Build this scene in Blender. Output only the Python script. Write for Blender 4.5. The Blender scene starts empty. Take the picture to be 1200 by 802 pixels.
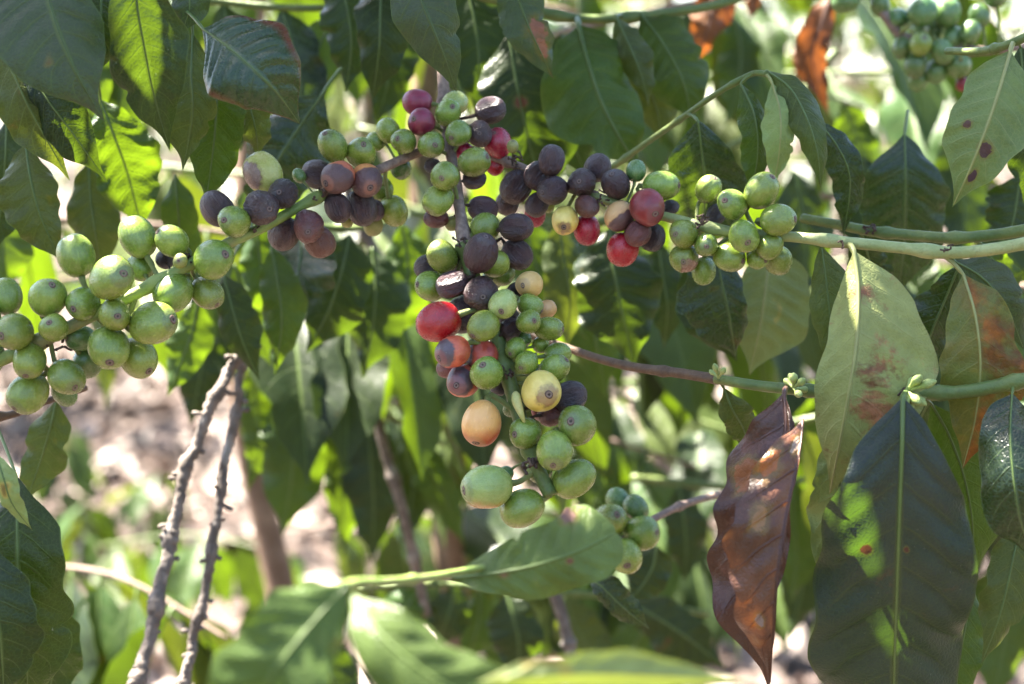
import bpy, math, random
import numpy as np
from mathutils import Vector, Matrix, Quaternion

rnd = random.Random(11)
nrs = np.random.RandomState(5)
scene = bpy.context.scene
COL = scene.collection

# ------------------------------------------------------------------ camera frame
CAM = np.array([0.0, 0.0, 0.92])
PITCH = math.radians(-8.0)
FW = np.array([0, math.cos(PITCH), math.sin(PITCH)])
UP = np.array([0, -math.sin(PITCH), math.cos(PITCH)])
RT = np.array([1.0, 0, 0])
D0 = 0.60                                    # focus distance (m)
WPD = 0.60                                   # picture width per metre of distance


def U(x, y, d):
    """point at photo position (x, y) of the 1200x802 picture, d metres along the view axis"""
    s = WPD * d / 1200.0
    return CAM + FW * d + RT * ((x - 600) * s) + UP * ((401 - y) * s)


def PX(p):
    v = np.asarray(p) - CAM
    d = float(v @ FW)
    if d < 1e-3:
        return (0, 0, -1)
    s = WPD * d / 1200.0
    return (600 + float(v @ RT) / s, 401 - float(v @ UP) / s, d)


def pxs(d):
    return WPD * d / 1200.0


def unit(v):
    v = np.asarray(v, float)
    return v / (np.linalg.norm(v) + 1e-12)


SUN = unit([-0.45, 0.30, 1.0])              # towards the sun: behind the branches, up to the left

# ------------------------------------------------------------------ node helpers
class NT:
    def __init__(s, name):
        s.m = bpy.data.materials.new(name)
        s.m.use_nodes = True
        s.t = s.m.node_tree
        s.t.nodes.clear()

    def n(s, typ, **kw):
        nd = s.t.nodes.new(typ)
        for k, v in kw.items():
            setattr(nd, k, v)
        return nd

    def set(s, sock, v):
        if isinstance(v, bpy.types.NodeSocket):
            s.t.links.new(v, sock)
        elif isinstance(v, (tuple, list)) and len(v) == 3 and sock.type == 'RGBA':
            sock.default_value = (*v, 1)
        else:
            sock.default_value = v

    def math(s, op, a, b=None, c=None, clamp=False):
        nd = s.n('ShaderNodeMath', operation=op)
        nd.use_clamp = clamp
        s.set(nd.inputs[0], a)
        if b is not None: s.set(nd.inputs[1], b)
        if c is not None: s.set(nd.inputs[2], c)
        return nd.outputs[0]

    def mix(s, f, a, b, blend='MIX'):
        nd = s.n('ShaderNodeMix', data_type='RGBA', blend_type=blend)
        s.set(nd.inputs[0], f); s.set(nd.inputs[6], a); s.set(nd.inputs[7], b)
        return nd.outputs[2]

    def noise(s, vec, scale, detail=2, rough=0.5, w=None, dist=0.0):
        nd = s.n('ShaderNodeTexNoise', noise_dimensions='4D' if w is not None else '3D')
        s.set(nd.inputs['Vector'], vec)
        if w is not None: s.set(nd.inputs['W'], w)
        nd.inputs['Scale'].default_value = scale
        nd.inputs['Detail'].default_value = detail
        nd.inputs['Roughness'].default_value = rough
        nd.inputs['Distortion'].default_value = dist
        return nd.outputs['Fac']

    def ramp(s, f, a, b, lo=0.0, hi=1.0):
        nd = s.n('ShaderNodeMapRange', interpolation_type='SMOOTHSTEP')
        s.set(nd.inputs[0], f)
        s.set(nd.inputs[1], a); s.set(nd.inputs[2], b); s.set(nd.inputs[3], lo); s.set(nd.inputs[4], hi)
        return nd.outputs[0]

    def bump(s, h, strength, dist):
        nd = s.n('ShaderNodeBump')
        nd.inputs['Strength'].default_value = strength
        nd.inputs['Distance'].default_value = dist
        s.set(nd.inputs['Height'], h)
        return nd.outputs[0]

    def obj(s):
        return s.n('ShaderNodeTexCoord').outputs['Object']

    def rand(s):
        return s.math('MULTIPLY', s.n('ShaderNodeObjectInfo').outputs['Random'], 37.0)

    def rnd01(s):
        return s.n('ShaderNodeObjectInfo').outputs['Random']

    def out(s, sh):
        o = s.n('ShaderNodeOutputMaterial')
        s.t.links.new(sh, o.inputs[0])
        return s.m

    def principled(s, col, rough, normal=None, spec=0.5, **kw):
        p = s.n('ShaderNodeBsdfPrincipled')
        s.set(p.inputs['Base Color'], col)
        s.set(p.inputs['Roughness'], rough)
        s.set(p.inputs['Specular IOR Level'], spec)
        if normal is not None: s.set(p.inputs['Normal'], normal)
        for k, v in kw.items(): s.set(p.inputs[k], v)
        return p.outputs[0]


MATS = {}


def leaf_mat(name, base, vein, trans, rough=0.38, spec=0.26, tf=0.42, rust=0.0, rustcol=(0.22, 0.07, 0.02),
             spots=0.62, spotcol=(0.060, 0.032, 0.016), margin=0.0, margincol=(0.20, 0.03, 0.03), nv=9.0,
             dust=0.25, rustscale=26, veinfac=0.45, vary=0.35, dots=(), side=0):
    k = NT(name)
    uvn = k.n('ShaderNodeUVMap')
    sep = k.n('ShaderNodeSeparateXYZ')
    k.t.links.new(uvn.outputs[0], sep.inputs[0])
    t, v = sep.outputs[0], sep.outputs[1]
    a = k.math('ABSOLUTE', k.math('MULTIPLY_ADD', v, 2.0, -1.0))
    ob, W = k.obj(), k.rand()
    wob = k.noise(ob, 90, 1, w=W)
    ph = k.math('MULTIPLY_ADD', k.math('MULTIPLY_ADD', k.math('POWER', a, 1.35), -0.16, t), nv, k.math('MULTIPLY', wob, 0.30))
    tri = k.math('MULTIPLY', k.math('ABSOLUTE', k.math('SUBTRACT', k.math('FRACT', ph), 0.5)), 2.0)
    veinm = k.math('MULTIPLY', k.ramp(tri, 0.86, 1.0), k.ramp(a, 1.0, 0.55))
    midm = k.ramp(a, 0.075, 0.02)
    n1 = k.noise(ob, 38, 3, 0.6, w=W)
    n2 = k.noise(ob, 260, 3, 0.6, w=W)
    col = k.mix(k.ramp(n1, 0.3, 0.72), tuple(c * (1 - vary) for c in base), tuple(c * (1 + vary) for c in base))
    col = k.mix(k.ramp(n2, 0.35, 0.75, 0, 0.35), col, tuple(c * 1.5 + 0.003 for c in base))
    rv = k.rnd01()
    hs = k.n('ShaderNodeHueSaturation')
    k.set(hs.inputs['Hue'], k.math('MULTIPLY_ADD', rv, 0.035, 0.4825))
    k.set(hs.inputs['Value'], k.math('MULTIPLY_ADD', k.math('FRACT', k.math('MULTIPLY', rv, 7.31)), 0.4, 0.8))
    k.set(hs.inputs['Color'], col)
    col = hs.outputs[0]
    vm = k.math('MAXIMUM', k.math('MULTIPLY', veinm, veinfac), k.math('MULTIPLY', midm, 0.8))
    col = k.mix(vm, col, vein)
    # cells between the finest veins
    vor = k.n('ShaderNodeTexVoronoi', feature='DISTANCE_TO_EDGE')
    k.set(vor.inputs['Vector'], ob); vor.inputs['Scale'].default_value = 620
    cell = vor.outputs['Distance']
    col = k.mix(k.ramp(cell, 0.10, 0.0, 0, 0.22), col, vein)
    if margin > 0:
        mm = k.math('MULTIPLY', k.ramp(k.math('ADD', a, k.math('MULTIPLY', k.noise(ob, 32, 2, w=W), 0.7)), 1.15, 1.38), margin)
        col = k.mix(mm, col, margincol)
    col = k.mix(k.ramp(a, 0.955, 0.985, 0, 0.55), col, tuple(c * 0.8 for c in vein))
    sn = k.noise(ob, 75, 2, 0.45, w=k.math('ADD', W, 5.0))
    sm = k.ramp(sn, spots + 0.10, spots + 0.16)
    halo = k.ramp(sn, spots + 0.06, spots + 0.13, 0, 0.7)
    col = k.mix(halo, col, (base[0] * 2.4 + 0.06, base[1] * 1.3 + 0.04, base[2]))
    col = k.mix(sm, col, spotcol)
    tcol = k.mix(sm, trans, (0.10, 0.02, 0.005))
    tcol = k.mix(k.math('MULTIPLY', vm, 0.6), tcol, tuple(c * 0.45 for c in trans))
    tcol = k.mix(k.ramp(n1, 0.35, 0.7, 0, 0.4), tcol, tuple(c * 0.6 for c in trans))
    if rust > 0:
        rn = k.noise(ob, rustscale, 5, 0.65, w=k.math('ADD', W, 11.0), dist=0.4)
        rm = k.ramp(rn, 0.74 - 0.34 * rust, 0.86 - 0.34 * rust, 0, 0.92)
        if side: rm = k.math('MULTIPLY', rm, k.ramp(v, 0.40, 0.62, 0.25, 1.0))
        rc = k.mix(k.ramp(n2, 0.35, 0.7), rustcol, tuple(c * 2.1 for c in rustcol))
        rc = k.mix(k.ramp(k.noise(ob, 60, 4, 0.6, w=W), 0.44, 0.58, 0, 0.9), rc, tuple(c * 0.32 for c in rustcol))
        col = k.mix(rm, col, rc)
        tcol = k.mix(rm, tcol, (0.42, 0.14, 0.02))
    for (du, dv_, dr_, dc) in dots:
        dx = k.math('SUBTRACT', t, du); dy = k.math('MULTIPLY', k.math('SUBTRACT', v, dv_), 0.45)
        ds = k.math('SQRT', k.math('ADD', k.math('MULTIPLY', dx, dx), k.math('MULTIPLY', dy, dy)))
        ds = k.math('MULTIPLY_ADD', k.math('SUBTRACT', k.noise(ob, 170, 4, 0.7), 0.5), dr_ * 2.6, ds)
        col = k.mix(k.ramp(ds, dr_ * 1.9, dr_ * 0.9, 0, 0.7), col, (0.15, 0.10, 0.025))
        dm = k.ramp(ds, dr_ * 1.05, dr_ * 0.85)
        col = k.mix(dm, col, k.mix(k.noise(ob, 300, 3), dc, tuple(x * 2 for x in dc)))
        tcol = k.mix(dm, tcol, (0.05, 0.02, 0.008))
    if dust > 0:
        dn = k.noise(ob, 900, 2, 0.6, w=W)
        dm = k.math('MULTIPLY', k.ramp(dn, 0.66, 0.76), k.ramp(k.noise(ob, 40, 2, w=k.math('ADD', W, 3.0)), 0.42, 0.7, 0, dust * 2))
        col = k.mix(dm, col, (0.42, 0.42, 0.36))
        col = k.mix(k.ramp(k.noise(ob, 30, 3, 0.6, w=k.math('ADD', W, 8.0)), 0.5, 0.8, 0, dust * .4), col, (0.09, 0.10, 0.08))
    h = k.math('SUBTRACT', k.math('MULTIPLY', k.ramp(cell, 0.0, 0.25), 0.25), k.math('MULTIPLY', vm, 1.1))
    h = k.math('ADD', h, k.math('MULTIPLY', n2, 0.8))
    nb = k.bump(h, 0.5, 0.0006)
    rg = k.math('MULTIPLY_ADD', n2, 0.30, rough - 0.12)
    p = k.principled(col, rg, nb, spec)
    tr = k.n('ShaderNodeBsdfTranslucent')
    k.set(tr.inputs[0], tcol); k.set(tr.inputs[1], nb)
    mx = k.n('ShaderNodeMixShader')
    mx.inputs[0].default_value = tf
    k.t.links.new(p, mx.inputs[1]); k.t.links.new(tr.outputs[0], mx.inputs[2])
    MATS[name] = k.out(mx.outputs[0])
    return MATS[name]


TG = (0.110, 0.185, 0.006)
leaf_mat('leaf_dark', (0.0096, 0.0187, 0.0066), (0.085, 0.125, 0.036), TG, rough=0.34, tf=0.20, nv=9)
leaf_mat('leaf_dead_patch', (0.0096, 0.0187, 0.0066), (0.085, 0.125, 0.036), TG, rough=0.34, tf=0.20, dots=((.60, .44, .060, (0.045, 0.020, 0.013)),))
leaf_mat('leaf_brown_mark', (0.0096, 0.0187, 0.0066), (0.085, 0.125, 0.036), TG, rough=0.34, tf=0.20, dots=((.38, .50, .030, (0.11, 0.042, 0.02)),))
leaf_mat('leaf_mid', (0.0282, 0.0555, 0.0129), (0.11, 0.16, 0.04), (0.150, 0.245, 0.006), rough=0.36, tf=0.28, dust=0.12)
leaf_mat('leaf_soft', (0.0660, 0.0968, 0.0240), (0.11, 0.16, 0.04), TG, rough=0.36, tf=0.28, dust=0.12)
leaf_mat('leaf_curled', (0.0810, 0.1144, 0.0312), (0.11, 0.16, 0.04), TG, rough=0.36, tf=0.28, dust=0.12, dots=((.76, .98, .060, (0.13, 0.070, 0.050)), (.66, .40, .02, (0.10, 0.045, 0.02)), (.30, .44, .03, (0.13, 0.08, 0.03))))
leaf_mat('leaf_olive', (0.0551, 0.0760, 0.0208), (0.14, 0.18, 0.05), (0.13, 0.17, 0.010), rough=0.40, rust=0.25, tf=0.26, dust=0.12)
PALE = dict(rough=0.52, spec=0.4, tf=0.20, spots=0.60, dust=0.06, vary=0.2, rustcol=(0.16, 0.062, 0.034))
leaf_mat('leaf_pale', (0.1779, 0.2258, 0.0678), (0.27, 0.29, 0.10), (0.17, 0.22, 0.025), rust=0.25, rustscale=36, **PALE)
leaf_mat('leaf_scarred', (0.2515, 0.2999, 0.0950), (0.30, 0.31, 0.11), (0.17, 0.22, 0.025), rust=0.60, rustscale=62, **PALE)
leaf_mat('leaf_spotted', (0.1193, 0.1803, 0.0505), (0.24, 0.26, 0.09), (0.17, 0.22, 0.025), rust=0.1, rustscale=36, dots=((.63, .60, .040, (0.045, 0.022, 0.02)), (.79, .63, .034, (0.035, 0.018, 0.025)), (.52, .26, .022, (0.06, 0.03, 0.02))), **PALE)
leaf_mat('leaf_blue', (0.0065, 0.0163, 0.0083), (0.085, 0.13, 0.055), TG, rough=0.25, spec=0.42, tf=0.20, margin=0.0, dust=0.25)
leaf_mat('leaf_red_margin', (0.0155, 0.0387, 0.0185), (0.08, 0.12, 0.045), TG, rough=0.27, spec=0.5, tf=0.20, margin=0.85, margincol=(0.13, 0.018, 0.02), dust=0.25, veinfac=0.25)
GREY = dict(rough=0.38, spec=0.30, tf=0.26, dust=0.28, vary=0.3, veinfac=0.35)
leaf_mat('leaf_grey', (0.0450, 0.0493, 0.0345), (0.10, 0.13, 0.04), (0.075, 0.17, 0.008), rust=0.2, rustcol=(0.045, 0.026, 0.018), spots=0.62, **GREY)
leaf_mat('leaf_broad', (0.0211, 0.0268, 0.0263), (0.075, 0.095, 0.032), (0.055, 0.115, 0.006), rust=0.42, rustcol=(0.032, 0.019, 0.015), spots=0.68, dots=((.385, .28, .015, (0.050, 0.018, 0.008)), (.385, .55, .007, (0.055, 0.025, 0.014)), (.83, .30, .02, (0.10, 0.10, 0.085))), **GREY)
leaf_mat('leaf_torn', (0.0448, 0.0520, 0.0337), (0.10, 0.13, 0.04), (0.075, 0.17, 0.008), rust=0.2, rustcol=(0.045, 0.026, 0.018), spots=0.66, dots=((.60, .66, .10, (0.20, 0.085, 0.05)), (.72, .60, .08, (0.22, 0.09, 0.045)), (.97, .5, .06, (0.16, 0.06, 0.02))), **GREY)
leaf_mat('leaf_rusty', (0.0929, 0.1201, 0.0325), (0.20, 0.21, 0.055), (0.28, 0.32, 0.02), rough=0.42, rust=0.98, rustcol=(0.14, 0.044, 0.007), tf=0.16, spots=0.57, side=1)
leaf_mat('leaf_dry', (0.0606, 0.0229, 0.0145), (0.045, 0.018, 0.014), (0.22, 0.06, 0.012), rough=0.36, spec=0.42, rust=0.62, rustcol=(0.058, 0.026, 0.022), tf=0.10, spots=0.60, spotcol=(0.20, 0.105, 0.05), nv=8, vary=0.6, dust=0.10, veinfac=0.8, rustscale=34, dots=((.30, .20, .05, (0.16, 0.055, 0.018)),))
leaf_mat('leaf_russet', (0.150, 0.048, 0.018), (0.06, 0.02, 0.012), (0.30, 0.085, 0.014), rough=0.5, spec=0.3, rust=0.5, rustcol=(0.07, 0.024, 0.014), tf=0.25, spots=0.62, nv=8, vary=0.5, dust=0)
leaf_mat('leaf_dry_tan', (0.0796, 0.0333, 0.0165), (0.050, 0.020, 0.014), (0.26, 0.075, 0.012), rough=0.33, spec=0.45, rust=0.60, rustcol=(0.062, 0.028, 0.024), tf=0.12, spots=0.53, spotcol=(0.26, 0.15, 0.065), nv=9, vary=0.6, dust=0.15, veinfac=0.9, rustscale=36, dots=((.12, .40, .032, (0.22, 0.155, 0.11)), (.38, .22, .035, (0.16, 0.08, 0.028)), (.72, .28, .022, (0.13, 0.10, 0.085)), (.2, .12, .05, (0.19, 0.06, 0.012))))
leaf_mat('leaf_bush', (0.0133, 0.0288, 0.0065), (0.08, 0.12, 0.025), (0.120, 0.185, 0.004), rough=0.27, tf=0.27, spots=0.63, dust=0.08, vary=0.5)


def litter_mat():
    k = NT('litter')
    ob = k.n('ShaderNodeNewGeometry').outputs['Position']
    n = k.noise(ob, 9, 3, 0.6)
    n2 = k.noise(ob, 60, 2, 0.6)
    c = k.mix(k.ramp(n, 0.42, 0.60), (0.028, 0.018, 0.013), (0.34, 0.27, 0.225))
    c = k.mix(k.ramp(n2, 0.4, 0.7, 0, 0.6), c, (0.06, 0.034, 0.024))
    return k.out(k.principled(c, 0.6, None, 0.3))


def ground_mat():
    k = NT('dry_soil')
    ob = k.obj()
    n = k.noise(ob, 1.7, 5, 0.62)
    n2 = k.noise(ob, 28, 4, 0.65)
    c = k.mix(k.ramp(n, 0.3, 0.7), (0.035, 0.024, 0.019), (0.11, 0.082, 0.070))
    c = k.mix(k.ramp(n2, 0.45, 0.75), c, (0.035, 0.022, 0.017))
    return k.out(k.principled(c, 0.9, k.bump(n2, 0.8, 0.02), 0.2))


def bark_mat(name, c1, c2, scale=160, rough=0.75, lichen=None):
    k = NT(name)
    ob, W = k.obj(), k.rand()
    n = k.noise(ob, scale, 4, 0.65, w=W)
    n2 = k.noise(ob, scale * 4, 3, 0.6, w=W)
    c = k.mix(k.ramp(n, 0.35, 0.68), c1, c2)
    c = k.mix(k.ramp(n2, 0.5, 0.75, 0, 0.6), c, tuple(x * 0.5 for x in c1))
    if lichen:
        c = k.mix(k.ramp(k.noise(ob, scale * 0.5, 3, w=k.math('ADD', W, 4.0)), 0.55, 0.68, 0, 0.8), c, lichen)
    h = k.math('ADD', n, k.math('MULTIPLY', n2, 0.5))
    MATS[name] = k.out(k.principled(c, rough, k.bump(h, 0.7, 0.0008), 0.3))


bark_mat('bark', (0.095, 0.074, 0.060), (0.20, 0.165, 0.14), 170, lichen=(0.27, 0.245, 0.22))
bark_mat('woody', (0.1562, 0.1063, 0.0850), (0.2937, 0.2125, 0.1688), 420)
bark_mat('purple_stem', (0.085, 0.050, 0.030), (0.140, 0.085, 0.048), 400, 0.5)
bark_mat('green_stem', (0.1553, 0.2228, 0.0538), (0.2700, 0.3240, 0.0952), 130, 0.5, lichen=(0.20, 0.17, 0.085))
bark_mat('dark_stem', (0.0825, 0.1247, 0.0347), (0.1444, 0.1781, 0.0510), 130, 0.45)
bark_mat('pale_stem', (0.2231, 0.2673, 0.0982), (0.3272, 0.3540, 0.1517), 130, 0.5)
bark_mat('trunk_bark', (0.13, 0.080, 0.052), (0.26, 0.175, 0.12), 45, 0.85)
bark_mat('remnant', (0.040, 0.025, 0.022), (0.13, 0.085, 0.06), 700, 0.8)
bark_mat('bud', (0.2340, 0.2990, 0.0910), (0.3510, 0.4030, 0.1430), 300, 0.5)
bark_mat('stalk', (0.2040, 0.2640, 0.0840), (0.3000, 0.3120, 0.1080), 300, 0.5)
bark_mat('bract', (0.46, 0.42, 0.16), (0.40, 0.42, 0.14), 300, 0.5)


def rib_mat(name, c):
    k = NT(name)
    n = k.noise(k.obj(), 200, 2)
    cc = k.mix(n, tuple(x * 0.75 for x in c), tuple(x * 1.2 for x in c))
    MATS[name] = k.out(k.principled(cc, 0.45, None, 0.4))


rib_mat('rib_green', (0.085, 0.13, 0.032))
rib_mat('rib_dark', (0.050, 0.085, 0.022))
rib_mat('rib_pale', (0.24, 0.25, 0.085))
rib_mat('rib_brown', (0.085, 0.038, 0.026))


# ------------------------------------------------------------------ cherry skins
def cherry_mat(name, c1, c2, rough=0.27, spec=0.62, streak=0.3, streakcol=None, speck=0.5, sss=0.12, wrinkle=0.0,
               patch=None, patchcol=(0.050, 0.032, 0.038), bottom=None, blotch=0.0, bloom=0.0):
    k = NT(name)
    ob, W = k.obj(), k.rand()
    n = k.noise(ob, 1.3, 3, 0.55, w=W)
    col = k.mix(k.ramp(n, 0.3, 0.7), c1, c2)
    mp = k.n('ShaderNodeMapping')
    mp.inputs['Scale'].default_value = (5.5, 5.5, 0.9)
    k.t.links.new(ob, mp.inputs[0])
    st = k.noise(mp.outputs[0], 1.6, 4, 0.6, w=W)
    if streakcol is None: streakcol = tuple(min(1, x * 1.7 + 0.03) for x in c2)
    col = k.mix(k.ramp(st, 0.50, 0.78, 0, streak), col, streakcol)
    hs = k.n('ShaderNodeHueSaturation')
    rv = k.rnd01()
    k.set(hs.inputs['Hue'], k.math('MULTIPLY_ADD', rv, 0.03, 0.485))
    k.set(hs.inputs['Value'], k.math('MULTIPLY_ADD', k.math('FRACT', k.math('MULTIPLY', rv, 9.7)), 0.36, 0.82))
    k.set(hs.inputs['Color'], col)
    col = hs.outputs[0]
    sep = k.n('ShaderNodeSeparateXYZ'); k.t.links.new(ob, sep.inputs[0])
    if bottom:                                   # a second colour towards a local direction
        dv = k.n('ShaderNodeVectorMath', operation='DOT_PRODUCT')
        k.t.links.new(ob, dv.inputs[0]); dv.inputs[1].default_value = bottom[0]
        f = k.math('MULTIPLY_ADD', k.noise(ob, 1.8, 2, w=W), 0.7, dv.outputs['Value'])
        col = k.mix(k.ramp(f, bottom[2], bottom[3]), col, bottom[1])
    if blotch > 0:
        bn = k.noise(ob, 2.2, 4, 0.65, w=k.math('ADD', W, 9.0))
        col = k.mix(k.ramp(bn, 0.76 - blotch * 0.2, 0.82 - blotch * 0.2, 0, 0.8), col, (0.13, 0.085, 0.05))
    pm = 0.0
    if patch:
        dv = k.n('ShaderNodeVectorMath', operation='DOT_PRODUCT')
        nm = k.n('ShaderNodeVectorMath', operation='NORMALIZE'); k.t.links.new(ob, nm.inputs[0])
        k.t.links.new(nm.outputs[0], dv.inputs[0]); dv.inputs[1].default_value = tuple(unit(patch[0]))
        f = k.math('MULTIPLY_ADD', k.math('SUBTRACT', k.noise(ob, 2.4, 3, 0.6, w=W), 0.5), 0.5, dv.outputs['Value'])
        halo = k.ramp(f, patch[1] - 0.13, patch[1] + 0.02, 0, 0.75)
        col = k.mix(halo, col, (0.13, 0.06, 0.045))
        pm = k.ramp(f, patch[1] - 0.03, patch[1] + 0.05)
        col = k.mix(pm, col, k.mix(k.noise(ob, 5, 3, w=W), patchcol, tuple(x * 2.2 for x in patchcol)))
    sp = k.noise(ob, 17, 1, 0.5, w=W)
    col = k.mix(k.ramp(sp, 0.70, 0.78, 0, speck), col, (0.42, 0.44, 0.30))
    sp2 = k.noise(ob, 11, 2, 0.5, w=k.math('ADD', W, 2.0))
    col = k.mix(k.ramp(sp2, 0.70, 0.76, 0, 0.6), col, (0.09, 0.06, 0.03))
    if bloom > 0:
        col = k.mix(k.ramp(k.noise(ob, 2.0, 3, 0.6, w=k.math('ADD', W, 6.0)), 0.35, 0.75, 0, bloom), col, (0.085, 0.060, 0.066))
    col = k.mix(k.ramp(sep.outputs[2], 0.93, 1.04, 0, 0.5), col, tuple(x * 0.5 + 0.06 for x in c1))
    h = k.math('ADD', k.math('MULTIPLY', n, 0.6), k.math('MULTIPLY', st, 0.6 + wrinkle * 2))
    h = k.math('ADD', h, k.math('MULTIPLY', k.noise(ob, 14, 3, 0.6, w=W), 0.25 + wrinkle * 0.5))
    if patch: h = k.math('MULTIPLY_ADD', pm, -0.6, h)
    nb = k.bump(h, 0.14 + wrinkle * 0.6, 0.10)
    rg = k.math('MULTIPLY_ADD', k.noise(ob, 6, 2, w=W), 0.28, rough - 0.14)
    kw = {}
    if sss > 0:
        kw = {'Subsurface Weight': sss, 'Subsurface Scale': 0.0022, 'Subsurface Radius': (0.8, 1.0, 0.3)}
    MATS['cherry_' + name] = k.out(k.principled(col, rg, nb, spec, **kw))


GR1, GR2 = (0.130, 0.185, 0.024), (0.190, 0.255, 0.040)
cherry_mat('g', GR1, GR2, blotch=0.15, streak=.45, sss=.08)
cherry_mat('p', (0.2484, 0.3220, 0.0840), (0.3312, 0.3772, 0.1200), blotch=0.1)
cherry_mat('G', (0.0675, 0.1365, 0.0351), (0.1013, 0.1785, 0.0486))  # darker green: shade put into the skin of shadowed cherries; also small immature ones
cherry_mat('d', (0.0286, 0.0107, 0.0138), (0.0494, 0.0189, 0.0216), rough=0.33, spec=0.65, streak=0.5, streakcol=(0.085, 0.050, 0.048), speck=0.25, sss=0, wrinkle=0.5, bloom=0.14)
cherry_mat('D', (0.0790, 0.0179, 0.0167), (0.1303, 0.0347, 0.0250), rough=0.33, spec=0.65, streak=0.4, streakcol=(0.15, 0.08, 0.065), speck=0.25, sss=0, wrinkle=0.35, bloom=0.14)
cherry_mat('k', (0.0222, 0.0151, 0.0205), (0.0395, 0.0261, 0.0316), rough=0.33, spec=0.65, streak=0.4, streakcol=(0.08, 0.06, 0.07), speck=0.2, sss=0, wrinkle=0.6, bloom=0.14)
cherry_mat('r', (0.250, 0.005, 0.022), (0.350, 0.010, 0.032), rough=0.28, streak=0.15, streakcol=(0.50, 0.09, 0.05), speck=0.10, sss=0.04)
cherry_mat('m', (0.170, 0.008, 0.026), (0.260, 0.018, 0.042), rough=0.36, streak=0.15, streakcol=(0.42, 0.13, 0.12), speck=0.10, sss=0.04, bloom=0.25)
cherry_mat('y', (0.6048, 0.4386, 0.0892), (0.7128, 0.5304, 0.1547), rough=0.36, streak=0.2, speck=0.2, patch=((0.1, 0, 1.0), 0.93), patchcol=(0.19, 0.10, 0.045))
cherry_mat('o', (0.5610, 0.3168, 0.0980), (0.6545, 0.4224, 0.1666), rough=0.38, streak=0.3, speck=0.2, blotch=0.12)
cherry_mat('a', (0.5859, 0.3323, 0.0833), (0.6426, 0.3910, 0.1176), rough=0.36, streak=0.4, speck=0.3, bottom=((1, 0, 0.7), (0.40, 0.060, 0.022), 0.15, 1.10), blotch=0.15)
cherry_mat('x', (0.3360, 0.0210, 0.0256), (0.5544, 0.0900, 0.0560), rough=0.38, streak=0.4, streakcol=(0.50, 0.20, 0.10), speck=0.3, patch=((-0.30, 0.12, 1.0), 0.62), bloom=0.1)
cherry_mat('w', (0.52, 0.15, 0.055), (0.60, 0.22, 0.08), rough=0.45, speck=0.2, patch=((0.45, 0.2, 1.0), -0.18), patchcol=(0.060, 0.030, 0.030), wrinkle=0.2)
cherry_mat('h', (0.5270, 0.2805, 0.1105), (0.5780, 0.3400, 0.1530), rough=0.42, speck=0.2, patch=((1.0, 0.35, 0.25), 0.32), patchcol=(0.060, 0.030, 0.030), wrinkle=0.1)
cherry_mat('b', GR1, GR2, patch=((0.6, 0.5, 0.8), 0.80), patchcol=(0.15, 0.085, 0.06))
cherry_mat('u', (0.2970, 0.3300, 0.0774), (0.3712, 0.3712, 0.1092), patch=((0.55, 0.75, 0.1), 0.72), patchcol=(0.135, 0.085, 0.07))
cherry_mat('v', (0.1721, 0.2632, 0.0638), (0.2430, 0.3341, 0.0892), bottom=((1, 0, 0.2), (0.46, 0.20, 0.06), 0.85, 1.6), blotch=0.2)
cherry_mat('l', (0.1820, 0.1911, 0.0525), (0.2457, 0.2457, 0.0788), rough=0.5)
DARK = set('dDk')


def scar_mat(name, ring, pale, core):
    k = NT(name)
    ob = k.obj()
    sep = k.n('ShaderNodeSeparateXYZ'); k.t.links.new(ob, sep.inputs[0])
    r = k.math('SQRT', k.math('ADD', k.math('MULTIPLY', sep.outputs[0], sep.outputs[0]), k.math('MULTIPLY', sep.outputs[1], sep.outputs[1])))
    r = k.math('MULTIPLY_ADD', k.math('SUBTRACT', k.noise(ob, 9, 2, w=k.rand()), 0.5), 0.05, r)
    c = k.mix(k.ramp(r, 0.055, 0.085), core, pale)
    c = k.mix(k.ramp(r, 0.125, 0.165), c, ring)
    c = k.mix(k.ramp(k.noise(ob, 20, 2), 0.45, 0.7, 0, 0.5), c, tuple(x * 0.6 for x in ring))
    MATS[name] = k.out(k.principled(c, 0.65, None, 0.3))


scar_mat('scar_brown', (0.105, 0.066, 0.046), (0.20, 0.145, 0.115), (0.030, 0.018, 0.015))
scar_mat('scar_dark', (0.065, 0.040, 0.038), (0.165, 0.125, 0.115), (0.025, 0.015, 0.015))

# ------------------------------------------------------------------ mesh helpers
def mk_mesh(name, V, F, mat, uv=None, smooth=True):
    me = bpy.data.meshes.new(name)
    V = np.asarray(V, np.float32)
    if isinstance(F, np.ndarray):
        k = F.shape[1]
        nf = F.shape[0]
        me.vertices.add(len(V)); me.vertices.foreach_set('co', V.ravel())
        me.loops.add(nf * k); me.loops.foreach_set('vertex_index', F.astype(np.int32).ravel())
        me.polygons.add(nf)
        me.polygons.foreach_set('loop_start', np.arange(0, nf * k, k, dtype=np.int32))
        me.update(calc_edges=True)
    else:
        me.from_pydata([tuple(map(float, v)) for v in V], [], F)
    if uv is not None:
        l = me.uv_layers.new(name='UVMap')
        idx = np.zeros(len(me.loops), np.int32)
        me.loops.foreach_get('vertex_index', idx)
        l.data.foreach_set('uv', np.asarray(uv, np.float32)[idx].ravel())
    if smooth:
        me.polygons.foreach_set('use_smooth', np.ones(len(me.polygons), bool))
    if mat: me.materials.append(MATS[mat] if isinstance(mat, str) else mat)
    return me


def add_obj(name, me, parent=None, loc=(0, 0, 0), label=None):
    o = bpy.data.objects.new(name, me)
    COL.objects.link(o)
    o.location = loc
    if parent is not None: o.parent = parent
    if label: o['label'] = label
    return o


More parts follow.
